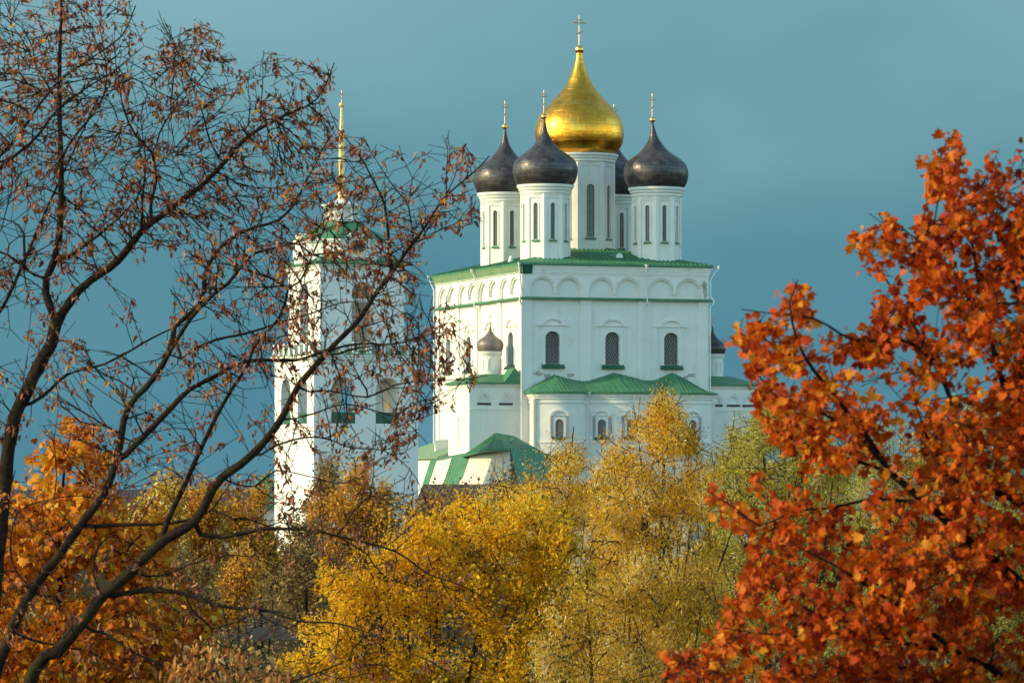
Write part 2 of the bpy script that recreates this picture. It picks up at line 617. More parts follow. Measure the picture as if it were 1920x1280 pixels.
mb = MB()                                       # green metal string course, sloped on top
for q in (0,):
    a, b, p = Z_STR, Z_STR + 0.34, 0.42
    vs = []
    for (pp, z) in ((p, a), (p, a + 0.16), (0.03, b)):
        vs += [(-pp, -pp, z), (W + pp, -pp, z), (W + pp, L + pp, z), (-pp, L + pp, z)]
    fs = [(0, 3, 2, 1), (8, 9, 10, 11)]
    for r_ in (0, 4):
        fs += [(r_ + i, r_ + (i + 1) % 4, r_ + 4 + (i + 1) % 4, r_ + 4 + i) for i in range(4)]
    mb.add(vs, fs)
mb.build('string_course', GREEN, cath)
mb = MB()
ring_slab(mb, 0.07, Z_TOP - 0.06, Z_TOP + 0.16)
ring_slab(mb, 0.14, Z_TOP + 0.163, Z_TOP + 0.50)
ring_slab(mb, 0.21, Z_TOP + 0.503, Z_TOP + 0.80)
ring_slab(mb, 0.29, Z_TOP + 0.803, Z_TOP + 1.10)
ring_slab(mb, 0.37, Z_TOP + 1.103, Z_EAVE - 0.32)
mb.build('cornice', TRIM, cath)
mb = MB()                                       # south eaves are boarded with old green sheet, wrapping the corner
mb.extr([(-0.06, -0.43, Z_TOP + 0.02), (-0.42, -0.43, Z_EAVE - 0.45), (-0.50, -0.43, Z_EAVE - 0.262), (-0.06, -0.43, Z_EAVE - 0.262)], (0, L + .85, 0))
mb.build('eave_cladding', GREEN_OLD, cath)
mb = MB()
mb.extr([(-0.40, -0.10, Z_TOP - 0.05), (-0.40, -0.42, Z_EAVE - 0.45), (-0.40, -0.48, Z_EAVE - 0.30), (-0.40, -0.10, Z_EAVE - 0.30)], (1.75, 0, 0))
mb.build('eave_cladding', DARK_GREEN, cath)  # same sheet round the corner, its shade put into a darker green

# roof: low hip with standing seams
EV = 0.52
x0, x1, y0, y1 = -EV, W + EV, -EV, L + EV
ZR0, PITCH_R = Z_EAVE, 0.245
half = (x1 - x0) / 2
zr = ZR0 + half * PITCH_R
mb = MB()
xm = (x0 + x1) / 2
rv = [(x0, y0, ZR0), (x1, y0, ZR0), (x1, y1, ZR0), (x0, y1, ZR0), (xm, y0 + half, zr), (xm, y1 - half, zr)]
mb.add(rv, [(0, 1, 4), (1, 2, 5, 4), (2, 3, 5), (3, 0, 4, 5)])
ev = [(x0, y0, ZR0 - 0.26), (x1, y0, ZR0 - 0.26), (x1, y1, ZR0 - 0.26), (x0, y1, ZR0 - 0.26)]
mb.add(rv[:4] + ev, [(0, 4, 5, 1), (1, 5, 6, 2), (2, 6, 7, 3), (3, 7, 4, 0), (4, 7, 6, 5)])
s_ = 0.045
for sgn, yb in ((1, y0), (-1, y1)):             # seams of the east and west slopes
    for k in np.arange(x0 + 0.3, x1, 0.62):
        d = min(k - x0, x1 - k)
        mb.extr([(k - s_, yb, ZR0 - 0.01), (k + s_, yb, ZR0 - 0.01), (k + s_, yb, ZR0 + 0.13), (k - s_, yb, ZR0 + 0.13)], (0, sgn * d, d * PITCH_R))
for sgn, xb in ((1, x0), (-1, x1)):
    for k in np.arange(y0 + 0.3, y1, 0.62):
        d = min(k - y0, y1 - k, half)
        mb.extr([(xb, k - s_, ZR0 - 0.01), (xb, k + s_, ZR0 - 0.01), (xb, k + s_, ZR0 + 0.13), (xb, k - s_, ZR0 + 0.13)], (sgn * d, 0, d * PITCH_R))
roof = mb.build('roof', GREEN, cath)


def roof_z(x, y):
    return ZR0 + min(x - x0, x1 - x, y - y0, y1 - y) * PITCH_R


# round-headed dormer on the east slope and white vents on the south slope
dx_, dy_ = 14.9, 3.2
dz_ = roof_z(dx_, dy_) - 0.25
mb = MB()
mb.extr([(dx_ + 0.62 * math.cos(math.pi * i / 12), dy_, dz_ + 0.35 + 0.75 * math.sin(math.pi * i / 12)) for i in range(13)] + [(dx_ - 0.62, dy_, dz_ - 0.2), (dx_ + 0.62, dy_, dz_ - 0.2)], (0, 2.6, 0))
dorm = mb.build('dormer', GREEN, roof, True)
mb = MB()
mb.extr([(dx_ + 0.5 * math.cos(math.pi * i / 12), dy_ - 0.05, dz_ + 0.42 + 0.6 * math.sin(math.pi * i / 12)) for i in range(13)], (0, 0.045, 0))
mb.build('dormer_pane', PIPE, roof)
for yy in (9.8,):
    MB().extr([(1.6, yy, roof_z(1.6, yy) - 0.1), (2.2, yy, roof_z(2.2, yy) - 0.1), (1.9, yy, roof_z(1.9, yy) + 0.85)], (0, 0.9, 0)).build('vent', PIPE, roof)


# ---- drums and domes
SIDE_DOME = [(3.72, 0), (4.10, .70), (4.30, 1.40), (4.37, 2.08), (4.26, 2.75), (3.93, 3.40), (3.18, 4.05), (2.28, 4.68), (1.62, 5.28), (1.05, 6.05), (.60, 6.86), (.37, 7.70), (.23, 8.35), (.13, 8.9)]
GOLD_DOME = [(4.75, 0), (5.38, .75), (5.90, 1.65), (6.07, 2.85), (5.95, 4.05), (5.50, 5.20), (4.72, 6.30), (3.85, 7.20), (2.85, 8.30), (1.92, 9.46), (1.20, 10.97), (.66, 12.47), (.47, 13.3), (.42, 13.9)]


def drum(x, y, Rc, zb, zt, win_z0, win_z1, win_w, cornice_h, seg=8):
    """octagonal drum: corner strips, sunk panels, a tall round-headed window in every face"""
    ri = Rc * math.cos(math.pi / seg)
    fw = 2 * Rc * math.sin(math.pi / seg)
    mb, tr, panes, sills = MB(), MB(), [], []
    for i in range(seg):
        a = -math.pi / 2 + 2 * math.pi * i / seg
        N = Vector((math.cos(a), math.sin(a), 0))
        U = Vector((-math.sin(a), math.cos(a), 0))
        O = Vector((x, y, 0)) + N * ri - U * fw / 2
        fr = (O, U, Z3, N)
        wh = arch(fw / 2, win_w, win_z0, win_z1, win_w / 2, 8)
        mb.plate(fr, [(0, zb), (fw, zb), (fw, zt), (0, zt)], [wh], -0.45, -0.13)
        mg = fw * 0.16
        mb.plate(fr, [(0, zb), (fw, zb), (fw, zt), (0, zt)], [[(mg, zb + 1.05), (fw - mg, zb + 1.05), (fw - mg, zt - 0.55), (mg, zt - 0.55)]], -0.13, 0.0)
        tr.plate(fr, arch(fw / 2, win_w + 0.46, win_z0 + 0.02, win_z1 + 0.25, win_w / 2 + 0.23, 8), [arch(fw / 2, win_w + 0.06, win_z0 + 0.03, win_z1 + 0.03, win_w / 2 + 0.03, 8)], -0.13, -0.04)
        pn = MB().fbox(fr, fw / 2 - win_w / 2 - 0.04, fw / 2 + win_w / 2 + 0.04, win_z0 - 0.04, win_z1 + 0.04, -0.42, -0.36)
        bars = 6
        bq = len(pn.F)
        pn.fbox(fr, fw / 2 - 0.035, fw / 2 + 0.035, win_z0, win_z1, -0.36, -0.31)
        for j in range(1, bars):
            z = win_z0 + (win_z1 - win_z0) * j / bars
            pn.fbox(fr, fw / 2 - win_w / 2, fw / 2 + win_w / 2, z - 0.04, z + 0.04, -0.36, -0.305)
        panes.append((pn, bq))
        sills.append(MB().extr([O + U * (fw / 2 - win_w / 2 - 0.22) + Z3 * z + N * n for z, n in ((win_z0 - 0.30, -0.14), (win_z0 - 0.30, 0.12), (win_z0 - 0.16, 0.13), (win_z0 - 0.002, -0.30))], U * (win_w + 0.44)))
    d = mb.build('drum', WHITE, cath)
    tr.build('window_surround', TRIM, d)
    for pn, bq in panes:
        o = pn.build('window', GLASS, d, recalc=False)
        o.data.materials.append(MULLION)
        for p in o.data.polygons:
            if p.index >= bq:
                p.material_index = 1
    for s in sills:
        s.build('sill', GREEN, d)
    h = cornice_h
    MB().lathe([(ri - 0.1, -0.25), (ri + 0.13, -0.22), (ri + 0.13, 0), (Rc + 0.04, 0.05), (Rc + 0.06, h * .3), (Rc + 0.22, h * .42), (Rc + 0.25, h * .6), (Rc + 0.44, h * .74), (Rc + 0.48, h), (ri - 0.4, h)],
               40, (x, y, zt)).build('cornice', TRIM, d, True)
    MB().lathe([(ri + .02, 0), (ri + .30, 0.0), (ri + .30, .5), (ri + .02, .62)], 8, (x, y, zb - 0.5), phase=math.pi / 8, cap=False).build('base_course', WHITE, d)
    return d


def dome(x, y, z, prof, m, ball_r, cross_h, cross_w, lean=(0, 0), n=64):
    o = MB().lathe(smooth_pts(prof), n, (x, y, z), lean=lean, uv=True).build('dome', m, cath, True)
    top = prof[-1][1]
    tx, ty = x + lean[0], y + lean[1]
    if m is GOLD:
        MB().lathe([(.62, 0), (.62, .2), (.5, .3), (.42, .5)], 20, (tx, ty, z + 12.5)).build('collar', GOLD_S, o, True)
    ball(o, tx, ty, z + top + ball_r * 0.8, ball_r, GOLD_S)
    cross(o, tx, ty, z + top + ball_r * 1.7, cross_h, cross_w, BRASS, X3, 0.075 if m is not GOLD else 0.10)
    return o


for (x, y, lean) in ((5.2, 5.5, (-0.2, 0)), (21.1, 5.5, (-0.6, 0)), (5.2, 22.2, (0.0, 0)), (21.1, 22.0, (0, 0))):
    drum(x, y, 3.36, 34.3, 44.0, 37.9, 42.75, 0.60, 1.25)
    dome(x, y, 45.25, SIDE_DOME, LEAD, 0.40, 2.95, 0.56, lean)
drum(13.15, 14.1, 4.86, 35.6, 49.0, 38.7, 45.9, 1.10, 1.15)
dome(13.15, 14.1, 50.15, GOLD_DOME, GOLD, 0.62, 3.9, 0.98)

# ---- spots where the limewash has come off down to the grey stone
BARE_STONE = painted('bare_patch_stone', (0.46, 0.42, 0.38), (0.36, 0.33, 0.30), 0.9, 2.5, 0.5)
for (cx, cz, rx, rz, n0) in ((25.95, 31.2, .32, 1.0, -.01), (25.8, 32.0, .42, .55, -.01), (2.3, 19.9, .7, .35, -.205), (3.6, 19.6, .5, .45, -.205), (6.9, 19.75, .6, .25, -.205), (24.0, 19.9, .7, .3, -.205), (23.2, 19.6, .4, .25, -.205)):
    a_ = np.arange(22) * 2 * math.pi / 22
    rr_ = 1 + R.uniform(-.38, .3, 22)
    MB().plate(FRE, [(cx + rx * q * math.cos(t), cz + rz * q * math.sin(t)) for q, t in zip(rr_, a_)], [], n0 - .02, n0 + .016).build('bare_patch', BARE_STONE, cath)

# ---- downpipes with funnels
def downpipe(pts, r=0.085):
    mb = MB()
    mb.path(pts, r, 8)
    p = Vector(pts[0])
    mb.lathe([(0.09, -0.35), (0.24, 0.0), (0.27, 0.12)], 10, (p.x, p.y, p.z))
    return mb.build('downpipe', PIPE, cath, True)


downpipe([(17.3, -0.72, Z_EAVE - .1), (17.3, -0.62, Z_EAVE - 0.5), (17.3, -0.22, Z_TOP - 0.4), (17.3, -0.2, 30.6), (17.45, -0.55, 30.1), (17.45, -0.55, 29.5), (17.35, -0.13, 29.0), (17.35, -0.13, 19.4)])
downpipe([(-0.65, -0.65, Z_EAVE - .1), (-0.5, -0.55, Z_TOP - 0.2), (-0.16, -0.18, 31), (-0.16, -0.18, 30.4), (-0.5, -0.55, 30.0), (-0.5, -0.55, 29.5), (-0.14, -0.16, 29), (-0.14, -0.16, 0)], 0.11)
downpipe([(-0.9, 18.3, Z_EAVE - .1), (-0.2, 18.3, Z_TOP - 0.6), (-0.2, 18.3, 30.4), (-0.55, 18.3, 30), (-0.55, 18.3, 29.5), (-0.16, 18.3, 29), (-0.16, 18.3, 12)], 0.10)
downpipe([(-0.9, L + .6, Z_EAVE - .1), (-0.2, L + .2, Z_TOP - 0.6), (-0.2, L + .2, 8)], 0.10)
downpipe([(W + 1.3, -0.6, Z_EAVE - .1), (W + 0.2, -0.2, Z_TOP - 0.5), (W + 0.2, -0.2, 30.4), (W + 0.55, -0.5, 30), (W + .55, -.5, 29.5), (W + .16, -.16, 29), (W + .16, -.16, 16)], 0.09)


# ---- east apse: three bowed lobes under one green roof
def lobe(xa, xb, pa, pb, bulge, n=16):
    out = []
    for i in range(n + 1):
        t = i / n
        out.append(Vector((xa + (xb - xa) * t, -(pa + (pb - pa) * t + bulge * math.sin(math.pi * t) ** 1.3), 0)))
    return out


lobes = [lobe(0.95, 8.1, 2.4, 2.9, 1.3), lobe(8.1, 19.4, 2.9, 2.9, 2.1), lobe(19.4, 26.1, 2.9, 2.4, 1.3)]
line = [Vector((0.95, -0.003, 0))] + lobes[0] + lobes[1][1:] + lobes[2][1:] + [Vector((26.1, -0.003, 0))]


def offset(pts, d):
    out = []
    for i, p in enumerate(pts):
        a, b = pts[max(i - 1, 0)], pts[min(i + 1, len(pts) - 1)]
        t = (b - a).normalized()
        out.append(p + Vector((t.y, -t.x, 0)) * d)
    for q in (0, -1):
        out[q].y = pts[q].y
    return out


def strip(mb, d0, d1, z0, z1):
    a, b = offset(line, d0), offset(line, d1)
    n = len(a)
    mb.add([p + Z3 * z0 for p in a] + [p + Z3 * z1 for p in b], [(i, i + 1, n + i + 1, n + i) for i in range(n - 1)])


mb = MB()
strip(mb, 0, 0, -3, 16.2)
apse = mb.build('apse', WHITE, cath, True)
mb = MB()
for (d0, d1, z0, z1) in ((.0, .14, 16.0, 16.0), (.14, .14, 16.0, 16.22), (.14, .05, 16.22, 16.24), (.05, .05, 16.24, 16.55), (.05, .22, 16.55, 16.55), (.22, .22, 16.55, 16.85), (.22, .40, 16.85, 16.86), (.40, .44, 16.86, 17.22),
                         (.0, .10, 10.75, 10.75), (.10, .10, 10.75, 10.95), (.10, .0, 10.95, 11.0)):
    strip(mb, d0, d1, z0, z1)
mb.build('apse_cornice', TRIM, apse)
mb = MB()
strip(mb, .44, .70, 17.22, 17.23)
strip(mb, .70, .72, 17.23, 17.45)
eave = offset(line, .72)
top = []
ctr = {0: 4.6, 1: 13.0, 2: 21.2}
xs_top = [(0.3, 17.6), (1.9, 18.5), (4.55, 19.85), (6.2, 19.35), (8.3, 18.95), (9.6, 19.1), (13.0, 20.15), (15.5, 19.6), (17.3, 19.15), (18.7, 19.15), (21.2, 20.25), (23.5, 19.2), (26.2, 17.6)]
xt, zt_ = [a for a, _ in xs_top], [b for _, b in xs_top]
m_ = len(eave)
for i, p in enumerate(eave):
    xx = 0.3 + (26.2 - 0.3) * min(max((p.x - 0.3) / 25.9, 0), 1)
    top.append(Vector((xx, -0.01, float(np.interp(xx, xt, zt_)))))
mb.add([p + Z3 * 17.45 for p in eave] + top, [(i, i + 1, m_ + i + 1, m_ + i) for i in range(m_ - 1)])
for i in range(2, m_ - 2):
    a, b = eave[i] + Z3 * 17.46, top[i]
    mb.tube(a, b, 0.07, None, 4)
mb.build('apse_roof', GREEN, apse)
for (lx, li, big) in ((3.95, 0, 1), (10.15, 1, 1), (13.75, 1, 1), (17.3, 1, 1), (22.7, 2, 1)):
    ps = lobes[li]
    j = min(range(len(ps) - 1), key=lambda q: abs((ps[q].x + ps[q + 1].x) / 2 - lx))
    a, b = ps[j], ps[j + 1]
    U = (b - a).normalized()
    N = Vector((U.y, -U.x, 0))
    fr = ((a + b) / 2, U, Z3, N)
    w = MB().plate(fr, arch(0, 1.08, 11.6, 13.85, .5), [], -0.1, 0.05).build('apse_window', LATTICE_PANE, apse)
    g = MB()
    lattice(g, fr, 0, 1.08, 11.6, 13.85, .5, 0.27, 1.5, 0.024, 0.07)
    for sg in (-1, 1):
        g.fbox(fr, min(sg * .85, sg * 1.2), max(sg * .85, sg * 1.2), 11.5, 14.2, -0.2, 0.20)
    g.build('lattice', BARS, apse)
    s = MB()
    s.plate(fr, [(-.86, 11.5), (.86, 11.5), (.86, 14.22), (-.86, 14.22)], [arch(0, 1.08, 11.506, 13.86, .5)], -.1, .16)
    s.plate(fr, arch(0, 2.5, 14.3, 15.15, .8, 12), [arch(0, 1.8, 14.306, 14.9, .55, 12)], -.3, .24)
    s.build('hood_mould', TRIM, apse)
    MB().extr([fr[0] + U * -1.0 + Z3 * z + N * n for z, n in ((11.2, 0), (11.2, .42), (11.33, .44), (11.58, .1))], U * 2.0).build('sill', DARK_GREEN, apse)
for p in (lobes[0][-1], lobes[1][-1]):
    q = p + Vector((0, -0.45, 0))
    downpipe([(q.x, q.y - .35, 17.3), (q.x, q.y - .25, 16.9), (q.x, q.y + .1, 16.1), (q.x, q.y + .28, 15.8), (q.x, q.y + .28, 0)], 0.10)
for xx, yy in ((0.9, -2.3), (8.1, -2.95), (19.4, -2.95), (26.1, -2.3)):
    MB().lathe([(.30, 0), (.30, 19), (.42, 19.2), (.42, 19.6)], 14, (xx, yy, -3)).build('half_column', WHITE, apse, True)


# ---- low side chapels with small domes
def small_chapel(sx, xw, dxc):
    """sx = -1 south, +1 north: block xw wide standing against the side wall"""
    xa = 0 if sx < 0 else W
    xo = xa + sx * xw
    lo, hi = min(xa, xo), max(xa, xo)
    ya, yb = 1.0, 9.8
    ze = 18.75
    fr = (Vector((lo, ya, 0)), X3, Z3, -Y3)
    ww = hi - lo
    mb = MB()
    lun = [arch(ww * f, 1.9, 16.1, 17.4, .95, 10) for f in ((.28, .72) if sx < 0 else (.2, .55, .86))]
    mb.plate(fr, [(0, -3), (ww, -3), (ww, ze - .5), (0, ze - .5)], lun, -.8, 0)
    mb.box(lo + .01, hi - .01, ya + .25, yb, -3, ze - .52)
    mb.fbox(fr, -.02, ww + .02, 15.15, 15.35, -.2, .10)
    for c in lun:
        cx = (c[0][0] + c[1][0]) / 2
        mb.plate(fr, arch(cx, 1.9, 16.11, 17.39, .94, 10), [arch(cx, 1.3, 16.116, 17.1, .65, 10)], -.2, -.08)
    frs = (Vector((xo, ya, 0)), Y3, Z3, X3 * sx)
    mb.plate(frs, [(.01, -3), (yb - ya, -3), (yb - ya, ze - .5), (.01, ze - .5)], [arch(4.3, 1.0, 10.0, 14.2, .5), arch(4.3, 1.0, 2.0, 5.2, .5)], -.6 + .0, .12)
    ch = mb.build('chapel_wall', WHITE, cath)
    mb = MB()
    for f in ((.28, .72) if sx < 0 else (.2, .55, .86)):
        mb.fbox(fr, ww * f - .95, ww * f + .95, 15.75, 16.05, -.2, .05)
    mb.build('ledge', PLANK, ch)
    mb = MB()
    mb.box(lo - .25, hi + .25, ya - .28, yb + .2, ze - .5, ze - .12)
    mb.build('chapel_cornice', TRIM, ch)
    mb = MB()
    ex, ey0, ey1 = xo + sx * .6, ya - .55, yb + .4
    base = [(xa, ey0, ze), (ex, ey0, ze), (ex, ey1, ze), (xa, ey1, ze)]
    low = [(a, b, ze - .22) for a, b, c in base]
    tp = [(xa, ey0 + 3.2, ze + 1.15), (ex - sx * 3.2, ey0 + 3.2, ze + 1.15), (ex - sx * 3.2, ey1 - 3.2, ze + 1.15), (xa, ey1 - 3.2, ze + 1.15)]
    mb.add(base + low + tp, [(0, 1, 5, 4), (1, 2, 6, 5), (2, 3, 7, 6), (4, 5, 6, 7), (0, 1, 9, 8), (1, 2, 10, 9), (2, 3, 11, 10), (8, 9, 10, 11)])
    if sx < 0:                                  # little ogee gable against the big corner
        prof = [(-2.3, 0), (-1.9, .55), (-1.5, 1.0), (-1.15, 1.5), (-.8, 1.9), (-.45, 1.5), (-.2, .9), (-.02, 0)]
        mb.extr([(xa + px, ya - .5, ze + .02 + pz) for px, pz in prof], (0, 2.8, 0))
    mb.build('chapel_roof', GREEN, ch)
    cx, cy = xa + sx * dxc, 5.5
    mb = MB()
    mb.lathe([(1.42, 0), (1.42, 3.1), (1.50, 3.2), (1.62, 3.4), (1.66, 3.7), (1.3, 3.7)], 28, (cx, cy, ze + .5))
    for i in range(6):
        a = 2 * math.pi * i / 6 + .3
        N = Vector((math.cos(a), math.sin(a), 0))
        U = Vector((-N.y, N.x, 0))
        f2 = (Vector((cx, cy, ze + .5)) + N * 1.42, U, Z3, N)
        mb.plate(f2, arch(0, .9, 1.2, 2.8, .45), [arch(0, .7, 1.206, 2.68, .35)], -.2, .03)
    dr = mb.build('drum', WHITE, cath, True)
    k = 0.41
    dm = MB().lathe(smooth_pts([(r * k if r > .5 else r * .42, z * k) for r, z in SIDE_DOME]), 40, (cx, cy, ze + 4.2), uv=True).build('dome', LEAD_SUNLIT if sx < 0 else LEAD, cath, True)
    ball(dm, cx, cy, ze + 4.2 + 8.9 * k + .1, .17, BRASS)
    cross(dm, cx, cy, ze + 4.2 + 8.9 * k + .2, 1.0, .25, BRASS, X3, .045)


small_chapel(-1, 6.9, 2.6)
small_chapel(1, 7.2, 2.75)

# ---- low south gallery roof seen between tower and cathedral
mb = MB()
mb.box(-8.0, -0.05, 10.4, 33, -3, 8.7)
gal = mb.build('gallery_wall', WHITE, cath)
mb = MB()
mb.extr([(-8.6, 9.9, 8.75), (-8.6, 9.9, 9.0), (-0.06, 9.9, 11.6), (-0.06, 9.9, 8.75)], (0, 23.6, 0))
mb.build('gallery_roof', GREEN_OLD, gal)
MB().extr([(-5.8, 19.0, 9.7), (-5.8, 19.9, 9.7), (-5.8, 19.45, 11.3)], (1.8, 0, .2)).build('dormer', PIPE, gal)

# =================================================================== covered stair porch at the foot of the cathedral
PY = 558.0
porch = empty('stair_porch', (at(930, 1000, PY).x, PY, 0))
tag(porch, 'low white porch with leaning striped side and green hipped roof before the cathedral', 'porch')
po = Vector(porch.location)


def pp(u, Y, z):
    return Vector((at(u, 900, Y).x, Y, z)) - po


B1, B0 = pp(912, 560, 0), pp(785, 576, 0)       # foot line of the lit leaning side
inw = Vector((0.86, 0.51, 0))


def band(t0, t1, proud):
    """sloping strip of the leaning side between t0 and t1"""
    a, b = B1.lerp(B0, t0), B1.lerp(B0, t1)
    def topz(t):
        return 9.65 - 1.3 * t
    o = -inw * proud
    q = [a + Z3 * -2 - inw * 2.2, b + Z3 * -2 - inw * 2.2, b + Z3 * topz(t1) + inw * 1.75, a + Z3 * topz(t0) + inw * 1.75]
    q = [p + o for p in q]
    return MB().extr(q, inw * 0.5)


band(0, 1, 0).build('leaning_wall', PINKISH, porch)
gb = band(.40, .67, .08)
band(.90, .995, .07).build('green_strip', GREEN, porch)
for t in np.linspace(.41, .66, 7):
    a = B1.lerp(B0, float(t))
    gb.tube(a - Z3 * 2 - inw * 2.32, a + Z3 * 8.7 + inw * 1.63, .065, None, 4)
gb.build('green_strip', GREEN, porch)
C2, C3 = pp(956, 557.6, 0), pp(1036, 567, 0)
mb = MB()
mb.add([B1 - Z3 * 2, C2 - Z3 * 2, C2 + Z3 * 9.7, B1 + Z3 * 9.7 + inw * 1.6, C3 - Z3 * 2, C3 + Z3 * 9.2, B0 + Z3 * 8.3 + inw * 6, B0 - Z3 * 2 + inw * 6],
       [(0, 1, 2, 3), (1, 4, 5, 2), (0, 3, 6, 7), (4, 7, 6, 5), (0, 7, 4, 1), (3, 2, 5, 6)])
mb.build('porch_wall', PINKISH, porch)
mb = MB()                                       # shaded roof slope to the right
mb.extr([C2 + Vector((.15, -.3, 9.6)), C3 + Vector((.5, -.3, 9.1)), C3 + Vector((1.8, -1.3, 4.5)), C2 + Vector((1.1, -1.2, 4.6))], Vector((.1, .2, .05)))
mb.build('side_roof', GREEN, porch)
mb = MB()
E = [pp(866, 568, 9.0), pp(910, 558.6, 9.72), pp(951, 556.8, 9.74), pp(1018, 566, 9.5), pp(1004, 573, 9.5), pp(900, 575, 9.4)]
ap, ap2 = pp(930, 566, 11.95), pp(962, 567, 11.6)
n = len(E)
mb.add(E + [p - Z3 * .22 for p in E] + [ap, ap2], [(0, 1, n * 2), (1, 2, n * 2), (2, 3, n * 2 + 1), (2, n * 2 + 1, n * 2), (3, 4, n * 2 + 1), (4, 5, n * 2, n * 2 + 1), (5, 0, n * 2)]
       + [(i, (i + 1) % n, n + (i + 1) % n, n + i) for i in range(n)] + [tuple(range(n, 2 * n))])
for a, b, cnt in ((E[0], E[1], 7), (E[1], E[2], 7), (E[2], E[3], 8)):
    for i in range(cnt):
        p = a.lerp(b, (i + .5) / cnt)
        tgt = ap if b is not E[3] else ap.lerp(ap2, .6)
        mb.tube(p + Z3 * .02, p.lerp(tgt, .93) + Z3 * .02, .065, None, 4)
mb.build('porch_roof', GREEN, porch)
mb = MB()                                       # sunlit left roof leaf over the leaning side
a, b = B1 + Z3 * 9.7 + inw * 1.9, B1.lerp(B0, .45) + Z3 * 8.75 + inw * 1.7
mb.extr([a, b, b + inw * 3.5 + Z3 * 1.6, a + inw * 2.6 + Z3 * 1.5], Z3 * .12)
c_, d_ = B1.lerp(B0, .78) + Z3 * 8.55 + inw * 1.7, B0 + Z3 * 8.3 + inw * 1.7
mb.extr([b + Z3 * .02, d_, d_ + inw * 2.0 + Z3 * .5, b + inw * 2.2 + Z3 * .9], Z3 * .12)
mb.build('upper_roof', GREEN, porch)

# =================================================================== the bell tower
TT = rad(23.5)
TY = 540.0
tc_ = at(588.5, 900, TY)
tower = empty('bell_tower', (tc_.x, TY, 0), TT)
tag(tower, 'white two-tiered bell tower with clock, green roof and thin gilded spire', 'bell tower')
S1, S2 = 13.9, 11.25
IN = (S1 - S2) / 2
ZT1, ZT2 = 21.1, 32.55


def square_frames(s, off):
    return [(Vector((off, off, 0)), X3, Z3, -Y3), (Vector((off, off + s, 0)), -Y3, Z3, -X3), (Vector((off + s, off + s, 0)), -X3, Z3, Y3), (Vector((off + s, off, 0)), Y3, Z3, X3)]


def tier(s, off, z0, z1, holes_f, thick, name):
    for i, fr in enumerate(square_frames(s, off)):
        O, U, V, N = fr
        a, b = (0.0, s) if i % 2 == 0 else (0.004, s - 0.004)
        if i % 2:
            fr = (O - N * 0.0, U, V, N)
        w = MB().plate(fr, [(a, z0), (b, z0), (b, z1), (a, z1)], [list(h) for h in holes_f], -thick, 0.0 if i % 2 == 0 else 0.004)
        w.build(name, WHITE2, tower)


low_holes = [arch(3.95, 3.3, 12.75, 18.5, 1.65), arch(9.85, 3.3, 12.75, 18.5, 1.65)]
tier(S1, 0, -4, ZT1, low_holes, 1.5, 'tower_wall')
up_holes = [arch(S2 / 2, 2.9, 22.4, 30.4, 1.45)]
tier(S2, IN, ZT1, ZT2, up_holes, 1.4, 'tower_wall')
MB().box(1.4, S1 - 1.4, 1.4, S1 - 1.4, 11.2, 12.4).build('floor_slab', WHITE2, tower)
MB().box(IN + 1.3, IN + S2 - 1.3, IN + 1.3, IN + S2 - 1.3, ZT1 - .6, ZT1 + .6).build('floor_slab', WHITE2, tower)
MB().box(IN + .3, IN + S2 - .3, IN + .3, IN + S2 - .3, ZT2 - 1.2, ZT2 - .4).build('floor_slab', WHITE2, tower)
# green breast boards in the openings
for fr in square_frames(S1, 0):
    for c in (3.95, 9.85):
        MB().fbox(fr, c - 1.66, c + 1.66, 12.6, 14.15, -.55, -.40).build('breast_board', DARK_GREEN, tower)
# ledges
mb = MB()
mb.box(-.28, S1 + .28, -.28, S1 + .28, ZT1 - .45, ZT1 - .1)
mb.box(-.45, S1 + .45, -.45, S1 + .45, ZT1 - .097, ZT1 + .18)
mb.build('cornice', WHITE2, tower)
mb = MB()
for fr in square_frames(S2, IN):
    mb.fbox(fr, -.12, S2 + .12, 27.9, 28.3, -.05, .14)
mb.build('string_course', WHITE2, tower)
mb = MB()
mb.box(IN - .2, IN + S2 + .2, IN - .2, IN + S2 + .2, ZT2 - .55, ZT2 - .25)
mb.box(IN - .4, IN + S2 + .4, IN - .4, IN + S2 + .4, ZT2 - .247, ZT2)
mb.build('cornice', WHITE2, tower)
mb = MB()
p_ = .55
mb.add([(-p_, -p_, ZT1 + .183), (S1 + p_, -p_, ZT1 + .183), (S1 + p_, S1 + p_, ZT1 + .183), (-p_, S1 + p_, ZT1 + .183),
        (IN - .05, IN - .05, ZT1 + .75), (IN + S2 + .05, IN - .05, ZT1 + .75), (IN + S2 + .05, IN + S2 + .05, ZT1 + .75), (IN - .05, IN + S2 + .05, ZT1 + .75)],
       [(0, 1, 5, 4), (1, 2, 6, 5), (2, 3, 7, 6), (3, 0, 4, 7), (0, 3, 2, 1)])
mb.build('ledge_roof', GREEN_OLD, tower)
mb = MB()                                       # parapet on the ledge: piers with rails
for i, fr in enumerate(square_frames(S1 + .5, -.25)):
    n = 8
    for k in range(n):
        s0 = (S1 + .5) * k / n
        mb.fbox(fr, s0 + .05, s0 + .65, ZT1 + .2, ZT1 + 1.75, -.55, -.05)
    mb.fbox(fr, .1, S1 + .4, ZT1 + 1.5, ZT1 + 1.68, -.42, -.16)
mb.build('parapet', WHITE2, tower)
mb = MB()
for i, fr in enumerate(square_frames(S1 + .5, -.25)):
    for k in range(40):
        s0 = (S1 + .5) * (k + .5) / 40
        mb.fbox(fr, s0 - .03, s0 + .03, ZT1 + .5, ZT1 + 1.5, -.32, -.26)
mb.build('railing', GREEN_OLD, tower)
